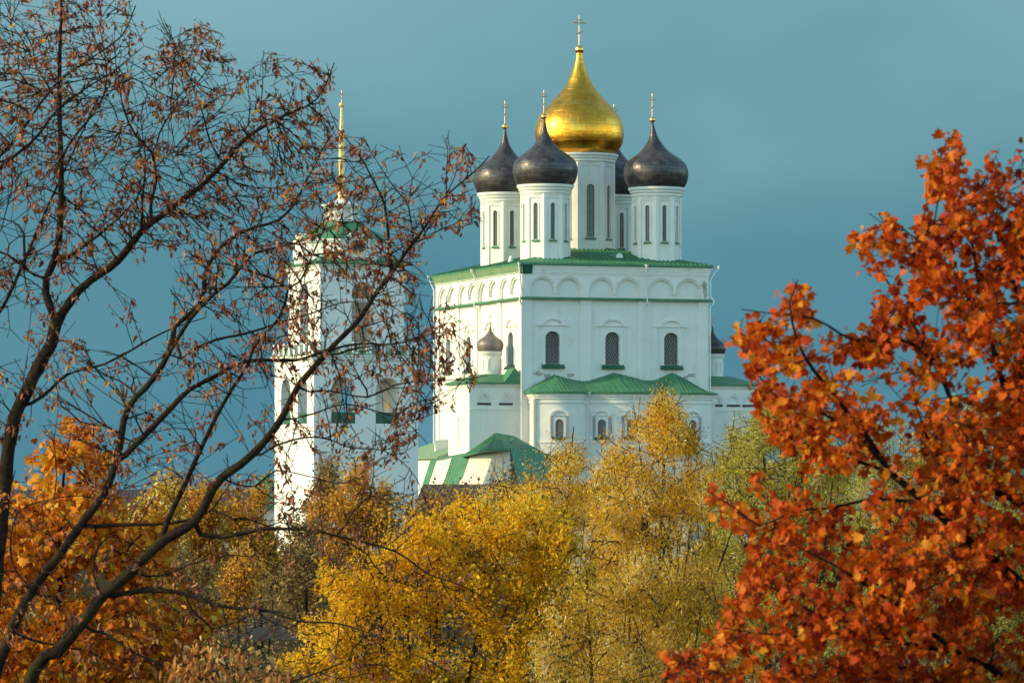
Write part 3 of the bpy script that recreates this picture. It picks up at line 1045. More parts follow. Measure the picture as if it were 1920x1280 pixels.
# eaves of the upper tier and little corner roofs up against the octagon
cx_, cy_ = S1 / 2 - .6, S1 / 2 + .1
mb = MB()
p_ = .75
a0, a1 = IN - p_, IN + S2 + p_
mb.add([(a0, a0, ZT2 + .01), (a1, a0, ZT2 + .01), (a1, a1, ZT2 + .01), (a0, a1, ZT2 + .01), (a0, a0, ZT2 + .2), (a1, a0, ZT2 + .2), (a1, a1, ZT2 + .2), (a0, a1, ZT2 + .2),
        (IN + .1, IN + .1, ZT2 + .6), (IN + S2 - .1, IN + .1, ZT2 + .6), (IN + S2 - .1, IN + S2 - .1, ZT2 + .6), (IN + .1, IN + S2 - .1, ZT2 + .6)],
       [(0, 3, 2, 1), (0, 1, 5, 4), (1, 2, 6, 5), (2, 3, 7, 6), (3, 0, 4, 7), (4, 5, 9, 8), (5, 6, 10, 9), (6, 7, 11, 10), (7, 4, 8, 11)])
k1 = 4.4
for sx in (0, 1):
    for sy in (0, 1):
        qx = lambda v: (a0 + v) if sx == 0 else (a1 - v)
        qy = lambda v: (a0 + v) if sy == 0 else (a1 - v)
        mb.add([(qx(0), qy(0), ZT2 + .22), (qx(k1), qy(.5), ZT2 + .5), (qx(.5), qy(k1), ZT2 + .5), (qx(2.5), qy(2.5), ZT2 + 1.55)], [(0, 1, 3), (0, 3, 2), (1, 2, 3), (0, 2, 1)])
mb.build('eave_roof', GREEN, tower)
mb = MB()
RO = 5.62 / math.cos(math.pi / 8)
mb.lathe([(RO - .15, 0), (RO - .15, 2.55), (RO + .05, 2.6), (RO + .12, 2.75), (RO + .25, 2.8), (RO + .25, 3.05)], 8, (cx_, cy_, ZT2 + .2), phase=math.pi / 8)
octw = mb.build('octagon_wall', WHITE2, tower)
mb = MB()
mb.lathe([(RO + .28, 0), (RO + .25, .15), (RO - 1.2, .95), (RO - 2.6, 1.55), (2.75, 2.35), (2.3, 2.4)], 8, (cx_, cy_, ZT2 + 3.2), phase=math.pi / 8)
mb.build('octagon_roof', GREEN, tower)
frc = (Vector((cx_, cy_ - 5.62 + .15, 0)), X3, Z3, -Y3)
mb = MB()                                       # round-headed gable that carries the clock
for fr in (frc, (Vector((cx_ - 5.62 + .15, cy_, 0)), -Y3, Z3, -X3)):
    MB().plate(fr, arch(0, 4.0, ZT2 + .9, ZT2 + 4.1, 1.9, 14), [], -1.2, .28).build('gable', WHITE2, tower)
O = frc[0] + Z3 * (ZT2 + 2.35)
mb = MB()
ang = [2 * math.pi * i / 32 for i in range(32)]
mb.plate((O, X3, Z3, -Y3), [(.95 * math.cos(a), .95 * math.sin(a)) for a in ang], [], .2, .36)
ck = mb.build('clock', CLOCK_D, tower)
mb = MB()
mb.plate((O, X3, Z3, -Y3), [(1.06 * math.cos(a), 1.06 * math.sin(a)) for a in ang], [[(.93 * math.cos(a), .93 * math.sin(a)) for a in ang]], .25, .44)
mb.build('clock_rim', BRASS, ck)
mb = MB()
for i in range(12):
    a = 2 * math.pi * i / 12
    d = Vector((math.cos(a), 0, math.sin(a)))
    mb.tube(O + d * .68 - Y3 * .375, O + d * .86 - Y3 * .375, .035, None, 4)
for a, l_ in ((rad(150), .45), (rad(60), .66)):
    d = Vector((math.cos(a), 0, math.sin(a)))
    mb.tube(O - Y3 * .39, O + d * l_ - Y3 * .39, .045, .02, 4)
mb.build('clock_hands', BRASS, ck)
# lantern
zl = ZT2 + 5.4
mb = MB()
mb.lathe([(2.45, 0), (2.45, .3), (2.25, .32), (2.25, .45)], 16, (cx_, cy_, zl))
mb.lathe([(2.25, 1.95), (2.3, 2.05), (2.5, 2.15), (2.55, 2.4), (2.2, 2.45), (1.2, 2.7), (.65, 3.0)], 24, (cx_, cy_, zl))
for i in range(8):
    a = 2 * math.pi * (i + .5) / 8
    q = Vector((cx_ + 2.0 * math.cos(a), cy_ + 2.0 * math.sin(a), zl))
    mb.tube(q + Z3 * .4, q + Z3 * 1.98, .30, .27, 10)
mb.lathe([(1.35, .4), (1.35, 2.0)], 16, (cx_, cy_, zl))
mb.build('lantern', WHITE2, tower, True)
mb = MB()
mb.lathe([(.62, 0), (.55, .4), (.43, 3.5), (.33, 8.0), (.24, 9.6), (.14, 11.9)], 8, (cx_, cy_, zl + 2.9))
sp = mb.build('spire', SPIRE, tower)
ball(sp, cx_, cy_, zl + 14.95, .36, SPIRE)
cross(sp, cx_, cy_, zl + 15.2, 1.35, .34, BRASS, X3, .05)
for fr in square_frames(S1, 0):
    MB().fbox(fr, 6.6, 7.1, 1.2, 3.6, -.3, .012).build('slit_window', DARK_IN, tower)
bell = empty('church_bell', tuple(tower.matrix_basis @ Vector((IN + 1.6, IN + S2 / 2, 27.0))))
tag(bell, 'green bronze bell hanging in the sunlit upper arch of the bell tower', 'bell')
MB().lathe([(.15, 0), (.4, -.08), (.5, -.4), (.62, -.9), (.95, -1.35), (.85, -1.35), (.55, -.9), (.1, -.2)], 24, (0, 0, 0), cap=False).build('bell_body', BRONZE, bell, True)
mb = MB()
mb.tube((0, -1.9, .5), (0, 1.9, .5), .10, None, 8)
mb.tube((0, 0, -.1), (0, 0, .5), .09, None, 8)
mb.build('yoke', IRON, bell)

# =================================================================== fortress wall with its boarded roof
fw = empty('fortress_wall', (-12, 522, -4))
tag(fw, 'grey stone fortress wall under a long dark boarded roof below the cathedral', 'wall')


def wall_run(u0, Ya, u1, Yb, vt, vb):
    a, b = at(u0, 900, Ya), at(u1, 900, Yb)
    d = (Vector((b.x, Yb, 0)) - Vector((a.x, Ya, 0)))
    ln = d.length
    d.normalize()
    N = Vector((d.y, -d.x, 0))
    fr = (Vector((a.x, Ya, 0)) - fw.location, d, Z3, N)
    zt = EYE + (930 - vt) / F_PX * (Ya + Yb) / 2
    zb = EYE + (930 - vb) / F_PX * (Ya + Yb) / 2
    MB().fbox(fr, 0, ln, -8, zb - .1, -3.2, 0).build('stone_wall', RUBBLE, fw)
    O, U, V, Nn = fr
    MB().extr([O + V * z + Nn * n for z, n in ((zb, .75), (zb - .15, .75), (zb - .15, -4.0), (zb, -4.0), (zt, -1.6))], U * ln).build('boarded_roof', PLANK, fw)
    mb = MB()
    for k in range(int(ln / .5)):
        mb.tube(O + U * (k * .5 + .2) + V * (zb + .03) + Nn * .75, O + U * (k * .5 + .2) + V * (zt + .03) + Nn * -1.55, .022, None, 4)
    mb.build('roof_batten', PLANK, fw)
    MB().fbox(fr, 0, ln, zb - .75, zb - .55, .02, .10).build('wall_beam', PLANK, fw)


wall_run(783, 536, 1290, 520, 907, 943)
wall_run(-900, 566, 478, 556, 917, 945)
# small green-roofed turret left of the bell tower
tt = empty('wall_turret', (at(497, 900, 560).x, 560, -4))
tag(tt, 'little green-roofed turret peeping out left of the bell tower', 'turret')
MB().box(-2.6, 2.6, -2.6, 2.6, 0, 6.2).build('turret_wall', WHITE2, tt)
MB().lathe([(4.2, 0), (3.9, .25), (2.9, 1.5), (1.2, 3.4), (.1, 4.6)], 8, (0, 0, 6.15), phase=math.pi / 8).build('turret_roof', GREEN, tt)

# =================================================================== terrain, water, bridge
YS = [-400, -60, 0, 12, 25, 45, 70, 100, 160, 225, 252, 256, 312, 318, 380, 470, 520, 560, 700, 1500, 4000, 12000]
ZS = [2, 2, 1.9, 1.2, -.6, -3.4, -5.2, -6.4, -6.6, -5.6, -5.3, -9.5, -9.5, -7.0, -6.6, -5.8, -5.0, -3.0, -1.5, -8, -25, -60]


def ground_z(x, y):
    return float(np.interp(y, YS, ZS)) + 0.35 * math.sin(x * .11 + y * .07) * (1 if y > 20 else .2) * (0 if 248 < y < 320 else 1)


xs = sorted(set([-9000, -4000, -1500, -700, -350] + list(np.arange(-200, 201, 8.0)) + [350, 700, 1500, 4000, 9000]))
ys = sorted(set(YS + list(np.arange(-60, 620, 6.0))))
V_ = [(x, y, ground_z(x, y)) for y in ys for x in xs]
nx = len(xs)
F_ = [(j * nx + i, j * nx + i + 1, (j + 1) * nx + i + 1, (j + 1) * nx + i) for j in range(len(ys) - 1) for i in range(nx - 1)]
gm, nt, b = mat('autumn_ground')
col, f = noise_color(nt, .25, [(.3, (.030, .024, .016)), (.5, (.060, .045, .024)), (.7, (.045, .048, .018))], 8)
link(nt, col, b.inputs['Base Color'])
b.inputs['Roughness'].default_value = 1.0
b.inputs['Specular IOR Level'].default_value = 0.0
bump(nt, b, f, .8, .3)
g_ = MB()
g_.V, g_.F = V_, F_
tag(g_.build('ground', gm, None, True, False), kind='structure')
wm, nt, b = mat('river_water')
b.inputs['Base Color'].default_value = (.02, .024, .03, 1)
b.inputs['Roughness'].default_value = .12
_, f = noise_color(nt, 1.4, [(0, (0, 0, 0)), (1, (1, 1, 1))], 4)
bump(nt, b, f, .25, .05)
tag(MB().add([(-200, 250, -8.0), (200, 250, -8.0), (200, 319, -8.0), (-200, 319, -8.0)], [(0, 1, 2, 3)]).build('water', wm), kind='structure')

br = empty('footbridge', (at(540, 1185, 262).x, 262, -8.5))
tag(br, 'low grey concrete footbridge with dark rails over the river, behind the bare branches', 'bridge')
zd = at(540, 1183, 262).z + 8.5
mb = MB()
mb.box(-9, 14, -2.2, 2.2, zd - .30, zd)
mb.box(-9.2, 14.2, -2.45, -2.2, zd - .42, zd + .18)
mb.box(-9.2, 14.2, 2.2, 2.45, zd - .42, zd + .18)
mb.build('deck', CONCRETE, br)
for xx in (-5, 2.0, 9):
    MB().lathe([(.55, -2), (.5, zd - .35), (.7, zd - .32)], 14, (xx, 0, 0)).build('pier', CONCRETE, br, True)
for yy in (-2.33, 2.33):
    mb = MB()
    for k in range(12):
        mb.box(-9 + k * 2.05, -8.86 + k * 2.05, yy - .07, yy + .07, zd + .18, zd + 1.15)
    for z in (.45, .75, 1.12):
        mb.box(-9.1, 14.1, yy - .04, yy + .04, zd + z, zd + z + .07)
    mb.build('railing', CONCRETE if yy < 0 else IRON, br)


# =================================================================== trees
def np_mesh(name, V, faces, m, parent, smooth=False):
    me = bpy.data.meshes.new(name)
    V = np.ascontiguousarray(V, dtype=np.float32)
    me.vertices.add(len(V))
    me.vertices.foreach_set('co', V.ravel())
    loops = np.concatenate([f.ravel() for f in faces]).astype(np.int32)
    tot = np.concatenate([np.full(len(f), f.shape[1], dtype=np.int32) for f in faces])
    st = np.concatenate([[0], np.cumsum(tot)[:-1]]).astype(np.int32)
    me.loops.add(len(loops))
    me.loops.foreach_set('vertex_index', loops)
    me.polygons.add(len(tot))
    me.polygons.foreach_set('loop_start', st)
    me.polygons.foreach_set('loop_total', tot)
    if smooth:
        me.polygons.foreach_set('use_smooth', np.ones(len(tot), dtype=bool))
    me.update(calc_edges=True)
    me.validate()
    me.materials.append(m)
    o = bpy.data.objects.new(name, me)
    COL.objects.link(o)
    o.parent = parent
    return o


def resample(pts, step):
    P = np.array([tuple(p) for p in pts])
    out = [P[0]]
    # Catmull-Rom so that a limb bends instead of kinking
    Q = np.vstack([2 * P[0] - P[1], P, 2 * P[-1] - P[-2]])
    for i in range(1, len(Q) - 2):
        n = max(1, int(np.linalg.norm(Q[i + 1] - Q[i]) / step))
        for j in range(1, n + 1):
            t = j / n
            out.append(.5 * (2 * Q[i] + (Q[i + 1] - Q[i - 1]) * t + (2 * Q[i - 1] - 5 * Q[i] + 4 * Q[i + 1] - Q[i + 2]) * t * t + (3 * Q[i] - Q[i - 1] - 3 * Q[i + 1] + Q[i + 2]) * t ** 3))
    return np.array(out)


def grow(limbs, pts, bf, r_tip, expo=.45, step=.2, wob=.0, relax=4, head=.5):
    """limbs: list of (points, r0, r1); the twig points are then joined to them one by one, each where the branch stays short (a
    balanced spanning tree), which gives the forking of a real crown"""
    P, par, lim_r, path = [], [], [], []
    for k, (lp, r0, r1) in enumerate(limbs):
        q = resample(lp, step)
        if wob and len(q) > 3:
            w = np.cumsum(R.normal(0, wob, q.shape), 0)
            w -= np.linspace(0, 1, len(q))[:, None] * w[-1]
            q = q + w
        if k == 0:
            prev = -1
        else:
            A = np.array(P)
            prev = int(np.argmin(((A - q[0]) ** 2).sum(1)))
            q[0] = A[prev]
            q = q[1:]
        rr = np.linspace(r0, r1, len(q)) if len(q) else []
        for p, r in zip(q, rr):
            P.append(p)
            par.append(prev)
            lim_r.append(r)
            path.append(0.0)
            prev = len(P) - 1
    nl = len(P)
    N = len(pts)
    LP = np.array(P)
    best = np.full(N, 1e9)
    bp = np.zeros(N, dtype=int)
    H = np.zeros((nl + N, 3))                   # heading of every node: shoots prefer to go on the way they came
    for i in range(nl):
        h = LP[i] - LP[par[i]] if par[i] >= 0 else np.array([0, 0, 1.0])
        h = h / max(np.linalg.norm(h), 1e-9) + np.array([0, 0, .55])
        H[i] = h / np.linalg.norm(h)
    for s in range(0, nl, 400):
        dv = pts[:, None, :] - LP[None, s:s + 400, :]
        d = np.linalg.norm(dv, axis=2)
        d = d * (1 + bf - head * (dv * H[None, s:min(s + 400, nl), :]).sum(2) / np.maximum(d, 1e-6))
        j = d.argmin(1)
        dm = d[np.arange(N), j]
        better = dm < best
        best[better] = dm[better]
        bp[better] = s + j[better]
    ptl = np.zeros(N)
    for _ in range(N):
        i = int(best.argmin())
        pi = bp[i]
        d0 = np.linalg.norm(pts[i] - np.asarray(P[pi]))
        P.append(pts[i])
        par.append(int(pi))
        lim_r.append(0.0)
        path.append(path[pi] + d0)
        me_ = len(P) - 1
        best[i] = np.inf
        h = pts[i] - np.asarray(P[pi])
        h = h / max(np.linalg.norm(h), 1e-9) * .75 + H[pi] * .35
        h /= max(np.linalg.norm(h), 1e-9)
        H[me_] = h
        dv = pts - pts[i]
        d = np.sqrt((dv ** 2).sum(1))
        c = d - head * (dv @ h) + bf * (path[me_] + d)
        upd = (c < best) & np.isfinite(best)
        best[upd] = c[upd]
        bp[upd] = me_
    P = np.array(P)
    par = np.array(par)
    n = len(P)
    for _ in range(relax):                      # ease the zigzag out of the twigs
        S = np.zeros_like(P)
        c_ = np.zeros(n)
        np.add.at(S, par[nl:], P[nl:])
        np.add.at(c_, par[nl:], 1)
        inner = np.nonzero((c_ > 0) & (np.arange(n) >= nl))[0]
        P[inner] = .4 * P[inner] + .3 * P[par[inner]] + .3 * S[inner] / c_[inner][:, None]
    cnt = np.zeros(n)
    kids = [[] for _ in range(n)]
    for i in range(n):
        if par[i] >= 0:
            kids[par[i]].append(i)
    for i in range(n - 1, -1, -1):
        if not kids[i]:
            cnt[i] = 1
        if par[i] >= 0:
            cnt[par[i]] += cnt[i]
    r = r_tip * cnt ** expo
    lr = np.array(lim_r)
    r = np.where(lr > 0, lr, r)
    for i in range(n):
        if par[i] >= 0:
            r[i] = min(r[i], r[par[i]] * (.95 if lr[i] == 0 else 1.0))
    return P, par, r, kids, nl


def tubes(P, par, r, kids, sel, sides):
    """sweep every chain of branch nodes as one tube; sel(start_radius) keeps thick or thin ones"""
    CP, CR, CT, first = [], [], [], []
    stack = [(0, None)]
    n = len(P)
    starts = [(None, 0)]
    while starts:
        p0, i = starts.pop()
        ch = [] if p0 is None else [p0]
        while True:
            ch.append(i)
            ks = kids[i]
            if not ks:
                break
            ks = sorted(ks, key=lambda q: -r[q])
            for q in ks[1:]:
                starts.append((i, q))
            i = ks[0]
        if len(ch) < 2:
            continue
        rr = r[ch].copy()
        if p0 is not None:
            rr[0] = min(rr[0], rr[1] * 1.15)
        if not sel(rr[0]):
            continue
        pp_ = P[ch]
        t = np.gradient(pp_, axis=0)
        CP.append(pp_)
        CR.append(rr)
        CT.append(t)
        f = np.ones(len(ch), dtype=bool)
        f[-1] = False
        first.append(f)
    if not CP:
        return None
    CP, CR, CT, ok = np.vstack(CP), np.concatenate(CR), np.vstack(CT), np.concatenate(first)
    CT /= np.maximum(np.linalg.norm(CT, axis=1, keepdims=True), 1e-9)
    ref = np.array([.913, .31, .263])
    A = np.cross(CT, ref)
    A /= np.maximum(np.linalg.norm(A, axis=1, keepdims=True), 1e-9)
    B = np.cross(CT, A)
    a = np.arange(sides) * 2 * np.pi / sides
    rk = CR[:, None] * (1 + (R.normal(0, .07, (len(CR), sides)) if sides >= 7 else 0))
    ring = CP[:, None, :] + rk[:, :, None] * (A[:, None, :] * np.cos(a)[None, :, None] + B[:, None, :] * np.sin(a)[None, :, None])
    V = ring.reshape(-1, 3)
    i = np.nonzero(ok)[0]
    k = np.arange(sides)
    k2 = (k + 1) % sides
    F = np.stack([i[:, None] * sides + k, i[:, None] * sides + k2, (i[:, None] + 1) * sides + k2, (i[:, None] + 1) * sides + k], axis=2).reshape(-1, 4)
    return V, F


# leaf outlines: (x, y, z) with y along the leaf, and faces
def fan(outline, ctr=(0, .45, 0.0)):
    v = [ctr] + outline
    n = len(outline)
    return np.array(v), np.array([(0, i + 1, (i + 1) % n + 1) for i in range(n)])


MAPLE = fan([(0, 0, 0), (.30, .06, .05), (.52, .04, .10), (.42, .24, .05), (.62, .42, .12), (.56, .52, .10), (.30, .50, .03), (.32, .78, .06), (.14, .70, .02), (0, 1.0, .08), (-.14, .70, .02),
             (-.32, .78, .06), (-.30, .50, .03), (-.56, .52, .10), (-.62, .42, .12), (-.42, .24, .05), (-.52, .04, .10), (-.30, .06, .05)])
CURLED = (np.array([(0, 0, 0), (.20, .22, .10), (.16, .58, .16), (.02, 1.0, .05), (-.15, .62, .17), (-.22, .25, .09), (0, .3, 0), (.01, .65, -.03)]),
          np.array([(0, 1, 6), (1, 2, 7), (1, 7, 6), (2, 3, 7), (3, 4, 7), (4, 5, 6), (4, 6, 7), (5, 0, 6)]))
OVAL = (np.array([(0, 0, 0), (.27, .38, .07), (.18, .78, .06), (0, 1, 0), (-.18, .78, .06), (-.27, .38, .07)]), np.array([(0, 1, 2, 3), (0, 3, 4, 5)]))
NARROW = (np.array([(0, 0, 0), (.13, .45, .03), (0, 1, -.04), (-.13, .45, .03)]), np.array([(0, 1, 2, 3)]))
DIAMOND = (np.array([(0, 0, 0), (.34, .5, .06), (0, 1, 0), (-.34, .5, .06)]), np.array([(0, 1, 2, 3)]))


MAPLE[0][:, 2] *= 2.3


def leaves(pos, axis, size, tmpl):
    tv, tf = tmpl
    n = len(pos)
    axis = axis / np.maximum(np.linalg.norm(axis, axis=1, keepdims=True), 1e-9)
    rnd = R.normal(size=(n, 3))
    U = np.cross(axis, rnd)
    U /= np.maximum(np.linalg.norm(U, axis=1, keepdims=True), 1e-9)
    N = np.cross(U, axis)
    V = pos[:, None, :] + size[:, None, None] * (tv[None, :, 0, None] * U[:, None, :] + tv[None, :, 1, None] * axis[:, None, :] + tv[None, :, 2, None] * N[:, None, :])
    F = (np.arange(n)[:, None, None] * len(tv) + tf[None]).reshape(-1, tf.shape[1])
    return V.reshape(-1, 3), F


def inside(poly, pts):
    x, y = pts[:, 0], pts[:, 1]
    res = np.zeros(len(pts), dtype=bool)
    p = np.array(poly, dtype=float)
    j = len(p) - 1
    for i in range(len(p)):
        xi, yi, xj, yj = p[i, 0], p[i, 1], p[j, 0], p[j, 1]
        c = ((yi > y) != (yj > y)) & (x < (xj - xi) * (y - yi) / (yj - yi + 1e-12) + xi)
        res ^= c
        j = i
    return res


def edge_dist(poly, pts):
    p = np.array(poly, dtype=float)
    d = np.full(len(pts), 1e9)
    for i in range(len(p)):
        a, b = p[i - 1], p[i]
        ab = b - a
        t = np.clip(((pts - a) @ ab) / (ab @ ab + 1e-9), 0, 1)
        d = np.minimum(d, np.linalg.norm(pts - (a + t[:, None] * ab), axis=1))
    return d


def crown_points(poly, Y, thick, n, gaps=(), clump=0, flat=False, csig=.11, loose=.35, fray=0, plateau=.7):
    """random points in a rounded crown: its outline as seen from the camera, `thick` metres deep at its middle"""
    p = np.array(poly, dtype=float)
    lo, hi = p.min(0), p.max(0)
    out = []
    got = 0
    ph = R.uniform(0, 6.28, 4)
    if clump:
        cc = lo + R.random((clump * 4, 2)) * (hi - lo)
        cc = cc[inside(poly, cc)][:clump]
    while got < n:
        if clump:
            k = R.integers(0, len(cc), n)
            q = cc[k] + R.normal(size=(n, 2)) * (hi - lo).min() * csig * R.uniform(.5, 1.4, (n, 1))
            mixm = R.random(n) < loose
            q[mixm] = (lo + R.random((n, 2)) * (hi - lo))[mixm]
        else:
            q = lo + R.random((n, 2)) * (hi - lo)
        q = q[inside(poly, q)]
        if fray:                                # ragged outline: bays and tufts instead of a smooth edge
            w = (np.sin(q[:, 0] * .047 + ph[0]) * np.sin(q[:, 1] * .053 + ph[1]) + .7 * np.sin(q[:, 0] * .11 + ph[2]) * np.sin(q[:, 1] * .097 + ph[3])) / 1.7
            q = q[edge_dist(poly, q) > fray * (w + .35) * R.uniform(.6, 1.2, len(q))]
            w2 = np.sin(q[:, 0] * .061 + ph[2] + 2 * np.sin(q[:, 1] * .03)) * np.sin(q[:, 1] * .067 + ph[0])
            q = q[R.random(len(q)) > .55 * (w2 < -.25)]
        for (gu, gv, ru, rv, pr) in gaps:
            ing = ((q[:, 0] - gu) / ru) ** 2 + ((q[:, 1] - gv) / rv) ** 2 < 1
            q = q[~(ing & (R.random(len(q)) < pr))]
        out.append(q)
        got += len(q)
    q = np.vstack(out)[:n]
    ed = edge_dist(poly, q)
    m = max(ed.max(), 1e-6)
    T = thick * np.sqrt(np.clip(1 - (1 - np.minimum(ed / (m * plateau), 1)) ** 2, .02, 1)) if not flat else np.full(n, thick)
    dy = (R.random(n) * 2 - 1) * T
    YY = Y + dy
    x = (q[:, 0] - 960) / F_PX
    z = (640 - q[:, 1]) / F_PX
    c, s = math.cos(PITCH), math.sin(PITCH)
    yy, zz = c - z * s, s + z * c
    # true size does not change with the depth inside the crown: use the crown's own distance for x and z
    return np.stack([x / yy * Y, YY, EYE + zz / yy * Y], axis=1)


def limb(pts, Y, drift=0.0):
    """a limb followed through the crown at distance Y, drifting nearer or farther along its way"""
    n = len(pts)
    out = []
    for i, (u, v) in enumerate(pts):
        p = at(u, v, Y)
        p.y = Y + drift * i / max(n - 1, 1)
        out.append(p)
    return out


def tree(name, label, cat, base, limbs, pts, leaf, leaf_mat, bark_mat, bf=.4, r_tip=.006, expo=.45, step=.25, wob=.0, thick_r=.05, sides=8, group=None, crown_name='crown', thin_sides=4):
    t = empty(name, tuple(base))
    tag(t, label, cat, group)
    P, par, r, kids, nl = grow(limbs, pts, bf, r_tip, expo, step, wob)
    off = np.array(tuple(base))
    th = tubes(P - off, par, r, kids, lambda q: q >= thick_r, sides)
    tn = tubes(P - off, par, r, kids, lambda q: q < thick_r, thin_sides)
    if th:
        np_mesh('trunk', th[0], [th[1]], bark_mat, t, True)
    if tn:
        np_mesh('branches', tn[0], [tn[1]], bark_mat, t, True)
    lv = leaf(P, par, r, kids, nl)
    if lv is not None:
        V, F = lv
        np_mesh(crown_name, V - off, [F], leaf_mat, t)
    return t


def leaf_fn(per, spread, size, tmpl, droop, prob=1.0, rmax=.03, tips=False, var=.3):
    def f(P, par, r, kids, nl):
        idx = np.array([i for i in range(nl, len(P)) if r[i] < rmax and (not tips or not kids[i])])
        idx = idx[R.random(len(idx)) < prob]
        k = R.poisson(per, len(idx))
        src = np.repeat(idx, k)
        n = len(src)
        pa = par[src]
        t = R.random(n)[:, None]
        pos = P[src] * (1 - t * .8) + P[pa] * t * .8 if not tips else P[src]
        pos = pos + R.normal(size=(n, 3)) * spread
        ax = R.normal(size=(n, 3)) + np.array([0, 0, -droop])
        sz = size * np.clip(1 + R.normal(size=n) * var, .45, 1.7)
        return leaves(pos, ax, sz, tmpl)
    return f


BARK_BARE = bark('bare_tree_bark', (.014, .009, .008), (.044, .027, .021), (.042, .036, .012))
BARK_MAPLE = bark('maple_bark', (.010, .007, .008), (.026, .018, .017))
BARK_FAR = bark('far_bark', (.035, .026, .024), (.07, .052, .044), None, 3)
LF_BARE = foliage('withered_brown_leaf', [(0, (.16, .040, .022)), (.35, (.30, .085, .042)), (.7, (.46, .17, .085)), (.93, (.55, .27, .16)), (.985, (.70, .33, .02))], .35, .15)
LF_MAPLE = foliage('red_orange_leaf', [(0, (.25, .024, .008)), (.25, (.50, .060, .007)), (.6, (.62, .110, .008)), (.88, (.66, .16, .010)), (1, (.72, .27, .018))], .42, .3)
LF_ORANGE = foliage('orange_leaf', [(0, (.30, .055, .010)), (.3, (.60, .145, .010)), (.65, (.80, .29, .014)), (.92, (.70, .33, .018)), (1, (.75, .45, .05))], .38, .3)
LF_YELLOW = foliage('golden_leaf', [(0, (.42, .22, .018)), (.3, (.76, .38, .010)), (.7, (.92, .50, .010)), (1, (.95, .68, .07))], .5, .35)
LF_WILLOW = foliage('willow_leaf', [(0, (.30, .16, .05)), (.22, (.56, .30, .03)), (.5, (.82, .46, .02)), (.72, (.92, .47, .012)), (.88, (.86, .63, .05)), (1, (.94, .86, .46))], .5, .5)
LF_AMBER = foliage('amber_willow_leaf', [(0, (.32, .17, .045)), (.3, (.58, .31, .03)), (.6, (.80, .45, .02)), (.84, (.86, .60, .06)), (1, (.94, .86, .5))], .5, .45)
LF_WILLOW_G = foliage('greenish_willow_leaf', [(0, (.20, .13, .05)), (.3, (.36, .27, .03)), (.65, (.54, .44, .03)), (.88, (.52, .48, .06)), (1, (.82, .76, .40))], .42, .45)
LF_RUST = foliage('rusty_leaf', [(0, (.26, .11, .03)), (.4, (.52, .22, .025)), (.75, (.70, .36, .03)), (1, (.75, .50, .10))], .4, .35)
LF_BROWN = foliage('brown_leaf', [(0, (.13, .085, .045)), (.4, (.24, .14, .055)), (.8, (.38, .24, .07)), (1, (.5, .36, .12))], .35, .3)
LF_COPPER = foliage('copper_leaf', [(0, (.28, .09, .03)), (.4, (.52, .20, .05)), (.8, (.68, .34, .10)), (1, (.75, .48, .2))], .4, .3)
LF_OLIVE = foliage('olive_scrub_leaf', [(0, (.10, .07, .03)), (.4, (.24, .17, .04)), (.8, (.44, .32, .05)), (1, (.70, .58, .25))], .35, .35)

